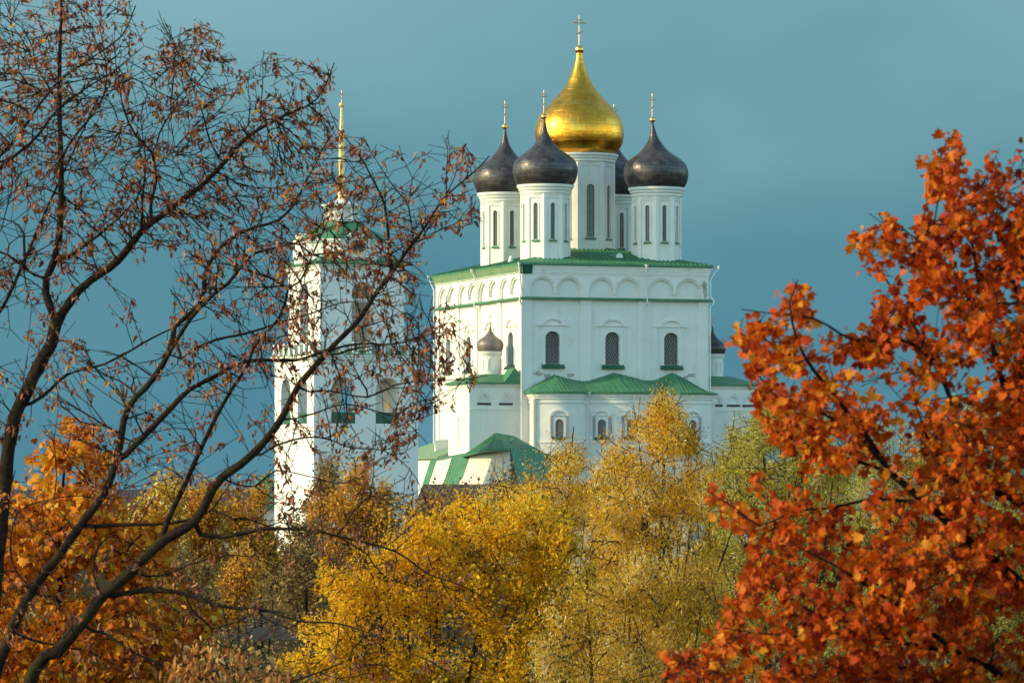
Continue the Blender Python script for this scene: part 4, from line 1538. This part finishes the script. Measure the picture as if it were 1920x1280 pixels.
# ---- the two bare trees on the left (about 68 m away)
BY = 68.0
D = lambda a: R.uniform(-a, a)
tA = [
    (limb([(-60, 1950), (-45, 1500), (-18, 1200), (5, 960), (22, 805), (50, 730), (82, 670), (97, 645), (104, 605)], BY, 0), 0.1558, 0.0945),
    (limb([(104, 605), (86, 550), (85, 520), (100, 485), (112, 410), (111, 300), (107, 190), (108, 75), (110, -40)], BY, .5), 0.0615, 0.0198),
    (limb([(104, 605), (150, 545), (190, 515), (225, 490), (270, 435), (310, 405), (345, 380), (380, 355), (425, 310), (470, 260), (540, 220), (600, 190), (630, 125)], BY, -.6), 0.0697, 0.0090),
    (limb([(-20, 1100), (-120, 800), (-60, 660), (0, 575), (30, 510), (52, 455), (85, 380), (105, 330), (140, 250), (175, 170)], BY, .9), 0.0492, 0.0108),
    (limb([(-120, 800), (-130, 500), (-60, 345), (0, 285), (40, 235), (75, 180), (110, 140), (160, 105), (220, 60), (246, 0)], BY, .8), 0.0492, 0.0090),
    (limb([(-130, 500), (-60, 375), (0, 310), (60, 255), (100, 200), (160, 150), (210, 115), (258, 72)], BY, 1.2), 0.0369, 0.0081),
    (limb([(100, 490), (135, 475), (200, 425), (230, 395), (250, 372), (268, 330), (300, 290)], BY, .8), 0.0287, 0.0081),
    (limb([(272, 433), (265, 400), (268, 340), (270, 300), (262, 240)], BY, .4), 0.0230, 0.0081),
    (limb([(283, 425), (283, 375), (294, 340), (288, 290), (262, 262), (240, 215), (232, 170), (225, 110)], BY, -.9), 0.0279, 0.0072),
    (limb([(420, 312), (396, 265), (387, 225), (362, 155), (350, 130)], BY, -.8), 0.0180, 0.0063),
    (limb([(288, 300), (300, 247), (322, 212), (352, 180), (385, 140), (400, 112), (418, 68)], BY, -.3), 0.0213, 0.0054),
    (limb([(319, 214), (324, 160), (326, 110), (318, 72), (302, 40), (293, 15)], BY, .4), 0.0148, 0.0054),
    (limb([(500, 240), (490, 215), (495, 150), (497, 100)], BY, -.4), 0.0115, 0.0045),
    (limb([(112, 300), (150, 250), (190, 200), (205, 150), (195, 60)], BY, -.7), 0.0246, 0.0072),
    (limb([(107, 190), (70, 130), (30, 60), (0, 25)], BY, .6), 0.0180, 0.0063),
    (limb([(85, 530), (50, 505), (20, 480), (-30, 470)], BY, -.7), 0.0246, 0.0090),
    (limb([(52, 455), (30, 420), (-20, 400)], BY, .5), 0.0205, 0.0090),
    (limb([(-45, 1450), (-170, 1050), (-260, 700), (-300, 350), (-280, 60)], BY, -.5), .09, .012),
    (limb([(-170, 1050), (-330, 850), (-430, 560), (-450, 300)], BY, .6), .05, .010),
    (limb([(35, 770), (80, 740), (120, 700), (190, 680), (260, 640), (316, 612), (380, 590)], BY, .9), 0.0287, 0.0090),
]
pA = np.vstack([
    crown_points([(-80, -30), (60, -30), (120, -40), (250, -10), (262, 75), (240, 110), (285, 100), (300, 20), (330, 60), (385, 35), (420, 70), (445, 110), (430, 150), (500, 90), (590, 115), (632, 122), (610, 190), (640, 260),
                  (560, 340), (450, 420), (330, 470), (240, 480), (170, 520), (60, 480), (-80, 600)], BY, 2.6, 5200,
                 gaps=[(30, 430, 60, 60, .7), (190, 450, 40, 30, .6), (60, 20, 40, 25, .6), (560, 150, 40, 22, .6), (250, 90, 40, 60, .5)]),
    crown_points([(-90, -60), (-90, 800), (-300, 900), (-480, 620), (-500, 200), (-330, -60)], BY, 2.4, 900),
    crown_points([(-80, 480), (60, 480), (200, 500), (260, 560), (180, 660), (100, 700), (60, 800), (-80, 860)], BY, 2.0, 420, gaps=[(175, 590, 60, 50, .85), (35, 620, 35, 60, .7)]),
])
leaf_bare = leaf_fn(6.5, .05, .090, CURLED, 1.6, .19, .02, False, .32)
tree('bare_tree', 'nearly leafless tree whose tall trunk rises straight up at the left edge', 'tree', (limb([(-60, 1950)], BY)[0].x, BY, ground_z(-8.5, BY)),
     tA, pA, leaf_bare, LF_BARE, BARK_BARE, bf=.6, r_tip=.0050, expo=.42, step=.16, wob=.004, thick_r=.045, sides=10)

CY = 66.0
tB = [
    (limb([(-40, 1950), (10, 1500), (65, 1260), (105, 1225), (155, 1170), (195, 1120), (250, 1075), (300, 1025), (370, 980), (395, 935), (420, 900), (475, 860), (530, 790), (560, 730), (610, 670), (677, 600), (705, 555), (733, 523),
           (761, 480), (786, 449), (809, 414), (837, 375), (865, 351), (905, 316), (918, 300)], CY, -.8), 0.1591, 0.0085),
    (limb([(-25, 1700), (-20, 1350), (15, 1200), (65, 1100), (100, 1055), (150, 985), (200, 910), (220, 840), (235, 765), (270, 725), (310, 665), (322, 610), (340, 594), (366, 572), (375, 544), (381, 500), (409, 456), (437, 434),
           (475, 419), (516, 406), (547, 375), (566, 337), (590, 290), (610, 250)], CY, 1.0), 0.1184, 0.0076),
    (limb([(312, 668), (330, 640), (353, 600), (403, 547), (425, 531), (456, 490), (475, 472), (516, 459), (556, 450), (590, 437), (640, 415), (680, 400)], CY, .9), 0.0370, 0.0076),
    (limb([(218, 870), (300, 785), (350, 730), (403, 700), (437, 681), (475, 672), (550, 672), (590, 660), (660, 640), (730, 640), (790, 625)], CY, 1.3), 0.0481, 0.0085),
    (limb([(298, 1022), (320, 965), (360, 880), (415, 765), (450, 710), (466, 684), (478, 653), (500, 628), (525, 600), (537, 572), (544, 544), (566, 531), (581, 500), (619, 419), (640, 360)], CY, -.9), 0.0444, 0.0076),
    (limb([(316, 690), (362, 656), (403, 637), (469, 622), (519, 606), (581, 587), (637, 566), (690, 560)], CY, .5), 0.0259, 0.0076),
    (limb([(733, 525), (735, 500), (731, 449), (722, 382), (708, 354), (670, 287), (635, 245), (617, 203)], CY, -.5), 0.0266, 0.0059),
    (limb([(775, 465), (774, 452), (771, 419), (766, 389), (741, 356), (717, 323), (699, 293), (685, 265)], CY, -1.0), 0.0133, 0.0051),
    (limb([(766, 389), (768, 370), (773, 332), (752, 290), (748, 270)], CY - .6, .2), 0.0089, 0.0043),
    (limb([(837, 375), (837, 328), (839, 279), (841, 243)], CY - .7, .1), 0.0096, 0.0043),
    (limb([(845, 365), (858, 310), (880, 285)], CY - .7, .2), 0.0074, 0.0043),
    (limb([(778, 458), (832, 428), (865, 424), (905, 412)], CY - .7, .3), 0.0118, 0.0043),
    (limb([(560, 735), (620, 735), (690, 745), (740, 722), (800, 715), (870, 712), (915, 705)], CY - .4, -.5), 0.0192, 0.0051),
    (limb([(530, 790), (590, 775), (650, 757), (720, 775), (760, 790), (800, 830)], CY - .3, .6), 0.0178, 0.0051),
    (limb([(610, 672), (680, 650), (760, 640), (830, 605), (880, 600)], CY - .5, .5), 0.0178, 0.0051),
    (limb([(420, 902), (480, 910), (520, 880), (600, 895), (650, 903), (720, 860), (760, 850)], CY - .3, -.7), 0.0163, 0.0051),
    (limb([(475, 862), (530, 830), (600, 820), (660, 840), (720, 845), (770, 880), (800, 935)], CY - .4, -.6), 0.0178, 0.0051),
    (limb([(368, 982), (378, 1000), (419, 1004), (445, 1000), (505, 990), (587, 994), (636, 1004), (743, 1032), (804, 1073), (865, 1093), (930, 1126), (970, 1138)], CY, -1.4), 0.0385, 0.0068),
    (limb([(152, 988), (220, 985), (280, 983), (330, 980), (362, 974), (400, 955)], CY + .3, -.2), 0.0370, 0.0187),
    (limb([(400, 955), (440, 972), (460, 970), (505, 986)], CY, -.4), 0.0222, 0.0153),
    (limb([(640, 1004), (660, 960), (690, 930), (697, 895), (700, 855)], CY - .8, .3), 0.0133, 0.0051),
    (limb([(636, 1004), (690, 1040), (720, 1080), (800, 1110)], CY - .8, .7), 0.0118, 0.0051),
    (limb([(198, 1118), (280, 1105), (350, 1112), (400, 1130), (460, 1138), (510, 1142), (560, 1160), (640, 1165), (720, 1190)], CY, -1.2), 0.0429, 0.0068),
    (limb([(340, 1113), (365, 1150), (395, 1180), (395, 1215), (415, 1240), (445, 1285)], CY - .4, .4), 0.0192, 0.0068),
    (limb([(415, 1135), (430, 1190), (445, 1245), (470, 1295)], CY - .5, -.4), 0.0133, 0.0068),
    (limb([(10, 1178), (55, 1199), (105, 1212), (160, 1222)], CY - .2, .6), 0.0207, 0.0085),
    (limb([(150, 1178), (197, 1188), (241, 1217), (295, 1241), (370, 1275), (440, 1300), (564, 1272), (662, 1235), (711, 1219), (784, 1223), (865, 1264)], CY, -1.2), 0.0252, 0.0059),
    (limb([(190, 1122), (172, 1070), (183, 1020), (212, 1002)], CY, .5), 0.0207, 0.0119),
    (limb([(250, 1075), (300, 1080), (380, 1050), (450, 1040), (520, 1060), (580, 1100)], CY, -.8), 0.0178, 0.0059),
    (limb([(60, 1105), (20, 1050), (30, 960), (120, 930), (200, 935)], CY, .8), 0.0163, 0.0068),
]
pB = np.vstack([
    crown_points([(330, 470), (450, 400), (560, 330), (640, 230), (690, 265), (750, 275), (765, 300), (838, 245), (885, 285), (915, 300), (890, 350), (905, 415), (830, 440), (790, 470), (830, 540), (870, 590), (890, 650), (900, 715),
                  (850, 760), (800, 790), (780, 850), (700, 870), (600, 850), (480, 800), (420, 740), (300, 660)], CY - .2, 2.2, 3500,
                 gaps=[(400, 620, 70, 40, .75), (350, 520, 30, 30, .5), (800, 320, 60, 60, .65), (740, 330, 50, 60, .5), (840, 480, 60, 50, .7), (480, 770, 60, 45, .75), (850, 560, 50, 40, .6), (440, 560, 25, 50, .5), (300, 580, 40, 30, .6), (640, 600, 40, 70, .4), (690, 745, 75, 60, .6), (560, 745, 45, 70, .5)]),
    crown_points([(120, 640), (300, 660), (420, 740), (480, 800), (560, 830), (560, 1000), (480, 930), (380, 900), (220, 960), (100, 860), (60, 760)], CY, 2.0, 700, gaps=[(330, 760, 50, 60, .6), (440, 850, 70, 40, .7), (180, 740, 50, 60, .5)]),
    crown_points([(360, 1000), (560, 900), (760, 850), (830, 930), (780, 1000), (960, 1120), (900, 1150), (700, 1090), (560, 1060), (400, 1060)], CY - .8, 1.2, 420),
    crown_points([(-40, 900), (150, 960), (400, 1080), (560, 1130), (760, 1180), (880, 1270), (560, 1290), (-40, 1300)], CY - .3, 1.6, 700),
])
tree('bare_tree', 'mossy leaning tree with brown curled leaves sweeping over the bell tower', 'tree', (limb([(-40, 1950)], CY)[0].x, CY, ground_z(-8.3, CY)),
     tB, pB, leaf_bare, LF_BARE, BARK_BARE, bf=.6, r_tip=.0050, expo=.42, step=.16, wob=.004, thick_r=.045, sides=10)

# ---- red-orange maple on the right (44 m)
MY = 33.0
tM = [
    (limb([(2140, 2400), (2110, 1900), (2060, 1450), (1995, 1190)], MY, 0.00), 0.1275, 0.0825),
    (limb([(1995, 1190), (1900, 1085), (1812, 1014), (1760, 965), (1730, 941), (1700, 912), (1665, 884), (1644, 852), (1630, 830), (1581, 770), (1552, 735), (1522, 700), (1490, 650), (1474, 575), (1488, 530)], MY, -0.48), 0.0525, 0.0045),
    (limb([(1644, 852), (1600, 812), (1562, 784), (1515, 760), (1460, 745), (1420, 690), (1385, 610)], MY, 0.32), 0.0165, 0.0037),
    (limb([(2020, 1250), (1985, 1050), (1920, 946), (1868, 922), (1844, 895), (1800, 800), (1770, 700), (1700, 570), (1640, 480), (1610, 455)], MY, 0.40), 0.0450, 0.0045),
    (limb([(1985, 1050), (1910, 800), (1860, 600), (1830, 430), (1785, 340), (1755, 300)], MY, 0.80), 0.0375, 0.0045),
    (limb([(1910, 800), (1925, 600), (1890, 420), (1868, 310)], MY, 0.96), 0.0263, 0.0045),
    (limb([(1860, 600), (1780, 500), (1700, 430), (1660, 395)], MY, 0.24), 0.0165, 0.0037),
    (limb([(2060, 1450), (1885, 1274), (1838, 1244), (1799, 1225), (1772, 1209), (1724, 1171), (1640, 1110), (1560, 1060), (1480, 1020)], MY, -0.56), 0.0375, 0.0045),
    (limb([(2060, 1450), (1800, 1300), (1675, 1242), (1625, 1230), (1587, 1202), (1555, 1165), (1507, 1135), (1430, 1090), (1370, 1070)], MY, 0.48), 0.0375, 0.0045),
    (limb([(1800, 1225), (1675, 1200), (1600, 1180), (1500, 1190), (1400, 1180), (1340, 1170)], MY, -0.72), 0.0188, 0.0037),
    (limb([(1665, 884), (1600, 862), (1545, 850), (1500, 828), (1450, 810), (1420, 770)], MY, -0.24), 0.0165, 0.0037),
    (limb([(1730, 941), (1640, 935), (1560, 950), (1480, 960), (1420, 985), (1370, 950), (1325, 925)], MY, -0.64), 0.0150, 0.0030),
    (limb([(1675, 1242), (1560, 1290), (1400, 1300), (1260, 1230)], MY, -0.80), 0.0150, 0.0030),
    (limb([(1770, 700), (1700, 640), (1600, 640), (1520, 600), (1430, 590), (1385, 585)], MY, -0.48), 0.0165, 0.0037),
    (limb([(2090, 1300), (2150, 1000), (2190, 700), (2180, 420), (2150, 290)], MY, 0.30), 0.0500, 0.0045),
    (limb([(2110, 1500), (2230, 1200), (2340, 900), (2430, 640)], MY, -0.30), 0.0450, 0.0045),
    (limb([(2120, 1700), (2300, 1400), (2460, 1180), (2600, 960)], MY, 0.40), 0.0450, 0.0045),
    (limb([(1868, 922), (1780, 900), (1730, 830), (1700, 760)], MY, -0.72), 0.0225, 0.0045),
]
mp_poly = [(1712, 298), (1772, 238), (1808, 250), (1836, 310), (1848, 325), (1866, 258), (1902, 272), (1932, 240), (2060, 205), (2180, 240), (2330, 330), (2500, 480), (2620, 700), (2690, 950), (2640, 1180), (2500, 1310), (1300, 1310), (1240, 1290), (1238, 1205), (1290, 1225), (1345, 1160), (1390, 1090), (1400, 1010),
           (1370, 975), (1310, 950), (1310, 900), (1365, 915), (1430, 985), (1400, 900), (1470, 850), (1420, 790), (1395, 700), (1362, 630), (1380, 578), (1440, 600), (1455, 540), (1495, 508), (1520, 545), (1500, 610), (1570, 640), (1640, 590),
           (1650, 520), (1585, 500), (1578, 450), (1640, 385), (1672, 400), (1722, 440), (1735, 385), (1718, 330)]
pM = crown_points(mp_poly, MY, 1.3, 9600, gaps=[(1690, 735, 60, 28, .85), (1600, 690, 40, 25, .7), (1700, 800, 40, 35, .75), (1700, 880, 38, 40, .85), (1575, 905, 60, 40, .8), (1480, 900, 50, 50, .75), (1620, 985, 50, 35, .8), (1760, 590, 30, 30, .5),
                                              (1690, 530, 40, 25, .55), (1845, 700, 35, 30, .5), (1560, 1220, 35, 35, .6), (1800, 480, 30, 40, .5), (1470, 1060, 40, 30, .5), (1430, 1250, 60, 40, .5)], clump=800, csig=.026, loose=.3, fray=13)
leaf_maple = leaf_fn(3.9, .034, .063, MAPLE, 1.2, .74, .012, False, .3)
tree('red_maple', 'red-orange maple with big lobed leaves filling the right side', 'tree', (limb([(2140, 2400)], MY)[0].x, MY, ground_z(4.7, MY)), tM, pM, leaf_maple, LF_MAPLE, BARK_MAPLE, bf=.5, r_tip=.0028, expo=.42, step=.11, wob=.002,
     thick_r=.022, sides=8)

# ---- orange maple behind the bare trees (85 m)
OY = 86.0
tO = [(limb([(90, 1900), (95, 1400), (110, 1150), (115, 950), (125, 850), (135, 800)], OY, 0), .17, .012), (limb([(100, 1350), (30, 1150), (0, 1000), (20, 880)], OY, .8), .06, .01),
      (limb([(105, 1250), (200, 1120), (250, 1020), (300, 980)], OY, -.8), .06, .01), (limb([(97, 1380), (220, 1260), (330, 1180), (400, 1120)], OY, .5), .05, .01), (limb([(112, 1100), (180, 980), (190, 880)], OY, .8), .04, .01)]
pO = crown_points([(25, 880), (45, 830), (90, 800), (120, 785), (165, 782), (175, 830), (205, 845), (200, 900), (235, 930), (300, 965), (340, 1010), (310, 1060), (400, 1110), (420, 1180), (380, 1230), (430, 1300), (-90, 1310), (-90, 860), (0, 930)],
                  OY, 2.0, 2100, gaps=[(40, 900, 20, 40, .8), (270, 1010, 40, 40, .5), (330, 1120, 60, 50, .6), (170, 1090, 50, 40, .5), (90, 1160, 30, 30, .5)], clump=140, csig=.05, loose=.3)
tree('orange_maple', 'orange maple growing behind the dark bare trunks, lower left', 'tree', (limb([(90, 1900)], OY)[0].x, OY, ground_z(-9, OY)), tO, pO, leaf_fn(5.5, .085, .128, MAPLE, .9, .95, .03, False, .28), LF_ORANGE, BARK_MAPLE, bf=.5,
     r_tip=.005, expo=.42, step=.25, thick_r=.04)

# ---- brown-leaved sapling at the bottom
SY = 62.0
tS = [(limb([(430, 2000), (432, 1500), (440, 1300), (450, 1225)], SY, 0), .05, .008), (limb([(433, 1450), (380, 1330), (350, 1230)], SY, .3), .02, .006), (limb([(435, 1420), (500, 1320), (540, 1265)], SY, -.3), .02, .006)]
pS = crown_points([(300, 1310), (310, 1250), (345, 1205), (400, 1190), (450, 1215), (480, 1245), (540, 1255), (570, 1310)], SY, .8, 260)
tree('sapling', 'sapling of hanging brown leaves at the bottom edge below the footbridge', 'tree', (limb([(430, 2000)], SY)[0].x, SY, ground_z(-4, SY)), tS, pS, leaf_fn(3.0, .07, .12, CURLED, 2.2, .9, .02), LF_COPPER, BARK_BARE, bf=.5, r_tip=.005, step=.2)


# ---- fuller trees in the middle distance
def far_tree(name, label, cat, poly, Y, thick, n, stems, leaf, lm, group=None, r_tip=.012, clump=60, gaps=(), foot=None, bf=.55, trunk_r=.16, dens=2.0, shoots=.2, fray=58):
    p = np.array(poly, dtype=float)
    uc = foot if foot is not None else (p[:, 0].min() + p[:, 0].max()) / 2
    g = ground_z(at(uc, 900, Y).x, Y)
    base = Vector((at(uc, 900, Y).x, Y, g - .2))
    limbs = []
    for k, (u, v) in enumerate(stems):
        tip = at(u, v, Y)
        tip.y += D(thick * .5)
        mid = base.lerp(tip, .5) + Vector((D(.3), D(.4), .5))
        if k == 0:
            limbs.append(([base, mid, tip], trunk_r, .02))
        else:
            st = base.lerp(tip, .12)
            st.x, st.y = base.x, base.y
            limbs.append(([st, mid, tip], trunk_r * .6, .018))
            if fray > 20:                       # side shoots that rise beside every main stem
                for q in range(2):
                    e = tip.lerp(mid, R.uniform(.15, .5)) + Vector((D(1.0), D(.8), R.uniform(.3, 1.0))) * Y / 135
                    limbs.append(([mid.lerp(tip, .1 + .2 * q), mid.lerp(e, .6) + Vector((D(.2), D(.2), 0)), e], trunk_r * .3, .014))
    n = int(n * dens)
    pts = crown_points(poly, Y, thick, n, gaps, clump * 2, csig=.034, loose=.2, fray=fray, plateau=.28)
    # long new shoots that stick out of the top of the crown
    top = pts[np.argsort(-(pts[:, 2] + R.normal(0, 1.0, len(pts))))[:int(len(pts) * .35)]]
    sh = []
    for q in top[R.random(len(top)) < shoots]:
        d = np.array([R.normal(0, .28), R.normal(0, .28), 1.0])
        ln = R.uniform(.25, 1.0) * Y / 135
        sh += [q + d * ln * f for f in (.33, .66, 1.0)]
    if sh:
        pts = np.vstack([pts, np.array(sh)])
    return tree(name, label, cat, base, limbs, pts, leaf, lm, BARK_FAR, bf=bf, r_tip=r_tip, expo=.40, step=.5, wob=.02, thick_r=.07, sides=7, group=group, thin_sides=3)


lf_w = leaf_fn(21, .13, .098, NARROW, 1.2, 1.0, .06)
lf_y = leaf_fn(17, .11, .084, OVAL, .5, 1.0, .06)
far_tree('golden_tree', 'bright golden yellow tree at the bottom centre, left of the willows', 'tree',
         [(510, 1300), (520, 1250), (560, 1205), (552, 1160), (585, 1115), (605, 1062), (662, 1030), (695, 1010), (745, 985), (770, 948), (820, 945), (860, 925), (900, 940), (960, 935), (1020, 940), (1075, 990), (1120, 1080), (1110, 1310), (510, 1310)],
         106, 2.4, 1900, [(830, 970), (700, 1080), (950, 990), (640, 1200), (1000, 1100), (760, 1150)], lf_y, LF_YELLOW, clump=80, gaps=[(700, 1190, 60, 30, .5), (850, 1060, 40, 30, .6), (880, 1200, 50, 50, .5), (780, 1110, 40, 30, .6), (960, 1130, 40, 50, .6)], trunk_r=.14, shoots=.08)
far_tree('willow', 'amber and green willow below the left end of the apse', 'tree',
         [(875, 965), (900, 925), (935, 905), (975, 885), (1003, 858), (1028, 862), (1056, 838), (1076, 802), (1096, 832), (1122, 856), (1150, 842), (1170, 868), (1210, 915), (1215, 1000), (1190, 1310), (960, 1310), (930, 1000)],
         152, 3.0, 1800, [(1075, 800), (1020, 865), (940, 910), (1150, 850), (1100, 950), (1010, 1050)], lf_w, LF_WILLOW, 'willows before the cathedral', clump=75, gaps=[(975, 920, 35, 30, .5), (1130, 900, 30, 30, .5)], trunk_r=.2)
far_tree('willow', 'tallest yellow willow, its tip before the right window of the apse', 'tree',
         [(1115, 890), (1140, 848), (1175, 832), (1195, 795), (1222, 766), (1245, 748), (1264, 765), (1286, 768), (1305, 805), (1322, 832), (1345, 890), (1360, 950), (1400, 1310), (1080, 1310), (1090, 980)],
         121, 2.8, 2100, [(1248, 760), (1195, 810), (1300, 815), (1150, 880), (1330, 960), (1200, 1000), (1260, 1050)], lf_w, LF_WILLOW, 'willows before the cathedral', clump=80, gaps=[(1300, 900, 40, 40, .4)], trunk_r=.2)
far_tree('willow', 'greenish willow standing right of the apse below the small dark dome', 'tree',
         [(1310, 920), (1330, 862), (1358, 820), (1396, 786), (1430, 738), (1458, 750), (1486, 762), (1522, 745), (1565, 775), (1590, 860), (1620, 1000), (1620, 1310), (1330, 1310), (1310, 1000)],
         137, 3.0, 1900, [(1435, 765), (1370, 815), (1510, 790), (1350, 940), (1560, 860), (1440, 950)], lf_w, LF_WILLOW_G, 'willows before the cathedral', clump=75, trunk_r=.2)
far_tree('willow', 'yellow-green willow mostly hidden behind the red maple', 'tree',
         [(1560, 830), (1600, 780), (1660, 770), (1720, 800), (1770, 755), (1810, 735), (1850, 770), (1880, 830), (1950, 850), (1980, 1310), (1560, 1310), (1540, 1000)],
         164, 3.4, 1500, [(1805, 745), (1650, 790), (1900, 850), (1700, 900), (1600, 950)], lf_w, LF_WILLOW_G, 'willows before the cathedral', clump=70, gaps=[(1690, 830, 50, 40, .5)], trunk_r=.2)
far_tree('willow', 'loose amber willow lowest in front, between the golden tree and the red maple', 'tree',
         [(960, 1310), (990, 1200), (1020, 1150), (1050, 1080), (1100, 1050), (1130, 1075), (1190, 1040), (1230, 1060), (1290, 1020), (1330, 1050), (1370, 1100), (1400, 1180), (1450, 1310)],
         93, 1.4, 900, [(1100, 1070), (1190, 1060), (1290, 1040), (1240, 1150), (1350, 1120)], leaf_fn(22, .11, .072, NARROW, 1.4, 1.0, .06), LF_AMBER, 'willows before the cathedral', clump=40, trunk_r=.09, r_tip=.009)
lf_far = leaf_fn(17, .26, .20, DIAMOND, .3, 1.0, .09)
far_tree('rusty_tree', 'rounded orange tree in front of the bell tower foot', 'tree',
         [(575, 1010), (590, 945), (612, 922), (640, 905), (660, 892), (690, 888), (715, 895), (730, 925), (742, 960), (770, 1000), (790, 1100), (790, 1240), (600, 1240), (580, 1100)],
         262, 3.4, 720, [(680, 895), (620, 940), (730, 950), (650, 1020)], lf_far, LF_RUST, 'autumn trees along the far bank', r_tip=.02, clump=35)
far_tree('rusty_tree', 'grey-brown thin tree overlapping the lit edge of the bell tower', 'tree',
         [(545, 1060), (575, 1000), (570, 950), (585, 905), (605, 880), (630, 895), (640, 930), (600, 1000), (610, 1100), (540, 1120)],
         275, 2.2, 300, [(608, 888), (580, 960), (560, 1050)], leaf_fn(5, .28, .2, DIAMOND, .3, 1.0, .09), LF_BROWN, 'autumn trees along the far bank', r_tip=.022, clump=20)
far_tree('rusty_tree', 'dull brown tree under the dark roof right of the bell tower', 'tree',
         [(700, 1010), (720, 960), (760, 925), (790, 935), (815, 950), (840, 930), (880, 915), (910, 895), (950, 900), (985, 930), (1000, 1000), (960, 1100), (760, 1150)],
         255, 3.4, 620, [(770, 935), (850, 935), (930, 905), (820, 1000)], leaf_fn(10, .28, .2, DIAMOND, .3, 1.0, .09), LF_BROWN, 'autumn trees along the far bank', r_tip=.02, clump=34)
far_tree('rusty_tree', 'pale yellow tree far behind the leaning trunk', 'tree',
         [(235, 1010), (250, 950), (275, 925), (310, 920), (335, 950), (370, 990), (360, 1110), (240, 1110)], 268, 3.0, 420, [(295, 928), (260, 980), (340, 990)], lf_far, LF_AMBER, 'autumn trees along the far bank', r_tip=.02, clump=25)
far_tree('rusty_tree', 'pale orange tree under the dark fortress roof, left of the tower', 'tree',
         [(285, 950), (310, 915), (345, 903), (375, 915), (410, 935), (430, 970), (430, 1090), (300, 1090)], 275, 3.0, 420, [(345, 910), (400, 945), (310, 960)], lf_far, LF_RUST, 'autumn trees along the far bank', r_tip=.02, clump=25)
far_tree('rusty_tree', 'wide orange-brown tree beside the foot of the lit tower wall', 'tree',
         [(415, 1000), (430, 950), (455, 935), (490, 925), (515, 940), (530, 985), (560, 1030), (575, 1120), (420, 1120)], 270, 3.0, 460, [(490, 932), (450, 960), (540, 1040)], lf_far, LF_RUST, 'autumn trees along the far bank', r_tip=.02, clump=25)
far_tree('rusty_tree', 'brown half-bare tree covering the foot of the bell tower', 'tree',
         [(490, 1090), (520, 1020), (560, 985), (600, 980), (640, 1010), (665, 1080), (660, 1190), (500, 1190)], 245, 2.6, 420, [(585, 990), (530, 1030), (630, 1030)], leaf_fn(8, .26, .18, DIAMOND, .3, 1.0, .09), LF_BROWN,
         'autumn trees along the far bank', r_tip=.018, clump=25)
far_tree('rusty_tree', 'amber tree far back between the green willow and the red maple', 'tree',
         [(1300, 960), (1340, 880), (1400, 850), (1470, 860), (1540, 840), (1600, 880), (1640, 980), (1640, 1280), (1310, 1280)], 255, 3.4, 700, [(1400, 860), (1520, 855), (1340, 920), (1600, 920)], lf_far, LF_AMBER,
         'autumn trees along the far bank', r_tip=.018, clump=38)
far_tree('rusty_tree', 'rusty brown tree far behind the red maple at the right edge', 'tree',
         [(1600, 980), (1650, 880), (1720, 830), (1800, 790), (1870, 770), (1930, 800), (2000, 850), (2050, 1000), (2050, 1280), (1610, 1280)], 262, 3.4, 800, [(1800, 800), (1700, 860), (1900, 800), (1980, 880)], lf_far, LF_RUST,
         'autumn trees along the far bank', r_tip=.018, clump=40)
sc_l = leaf_fn(11, .25, .16, DIAMOND, .5, 1.0, .09)
for poly, Y, lab, lm in (
        ([(270, 1150), (290, 1080), (330, 1040), (380, 1050), (410, 1100), (420, 1190), (280, 1210)], 212, 'brown bush on the near bank, farthest left of the footbridge', LF_BROWN),
        ([(380, 1160), (400, 1080), (440, 1040), (490, 1060), (510, 1120), (500, 1150), (390, 1200)], 220, 'amber-brown bush rising behind the left end of the footbridge', LF_RUST),
        ([(470, 1205), (480, 1150), (500, 1080), (550, 1050), (600, 1060), (650, 1090), (660, 1205)], 332, 'brown bush across the river, above the footbridge rail', LF_BROWN),
        ([(540, 1205), (560, 1150), (590, 1090), (640, 1080), (700, 1110), (720, 1200), (640, 1210)], 338, 'rusty bush across the river beside the golden tree', LF_RUST),
        ([(300, 1290), (310, 1200), (350, 1170), (420, 1190), (450, 1240), (460, 1300)], 205, 'low olive bush on the bank below the footbridge', LF_OLIVE)):
    far_tree('bush', lab, 'bush', poly, Y, 2.0, 300, [(np.mean([q[0] for q in poly]), min(q[1] for q in poly) + 8), (poly[1][0] + 10, poly[1][1] + 10), (poly[-2][0] - 10, poly[-2][1])], sc_l, lm, 'bushes by the river', r_tip=.016, clump=24, trunk_r=.08)

# leaf litter and low weeds on the river banks
n_ = 52000
px_, py_ = R.uniform(-45, 25, n_), R.uniform(150, 420, n_)
keep = (py_ < 251) | (py_ > 314)
px_, py_ = px_[keep], py_[keep]
pz_ = np.array([ground_z(a, b) for a, b in zip(px_, py_)]) + R.exponential(.25, len(px_))
V, F = leaves(np.stack([px_, py_, pz_], 1), R.normal(size=(len(px_), 3)), R.uniform(.12, .5, len(px_)), DIAMOND)
ug = np_mesh('undergrowth', V, [F], LF_BROWN, None)
tag(ug, 'brown leaf litter and weeds on the river banks', 'undergrowth', kind='stuff')

# a belt of far woodland along the horizon, behind everything
pts = []
for i in range(2600):
    a = R.uniform(-.9, .9)
    dist = R.uniform(1500, 1900)
    pts.append((math.sin(a) * dist, math.cos(a) * dist, -10 + R.uniform(0, 9) + 2 * math.sin(a * 60)))
pts = np.array(pts)
V, F = leaves(pts, R.normal(size=pts.shape), R.uniform(5, 10, len(pts)), OVAL)
wd = np_mesh('far_woodland', V, [F], LF_BROWN, None)
tag(wd, 'brown far-off woodland along the horizon', 'woodland', kind='stuff')
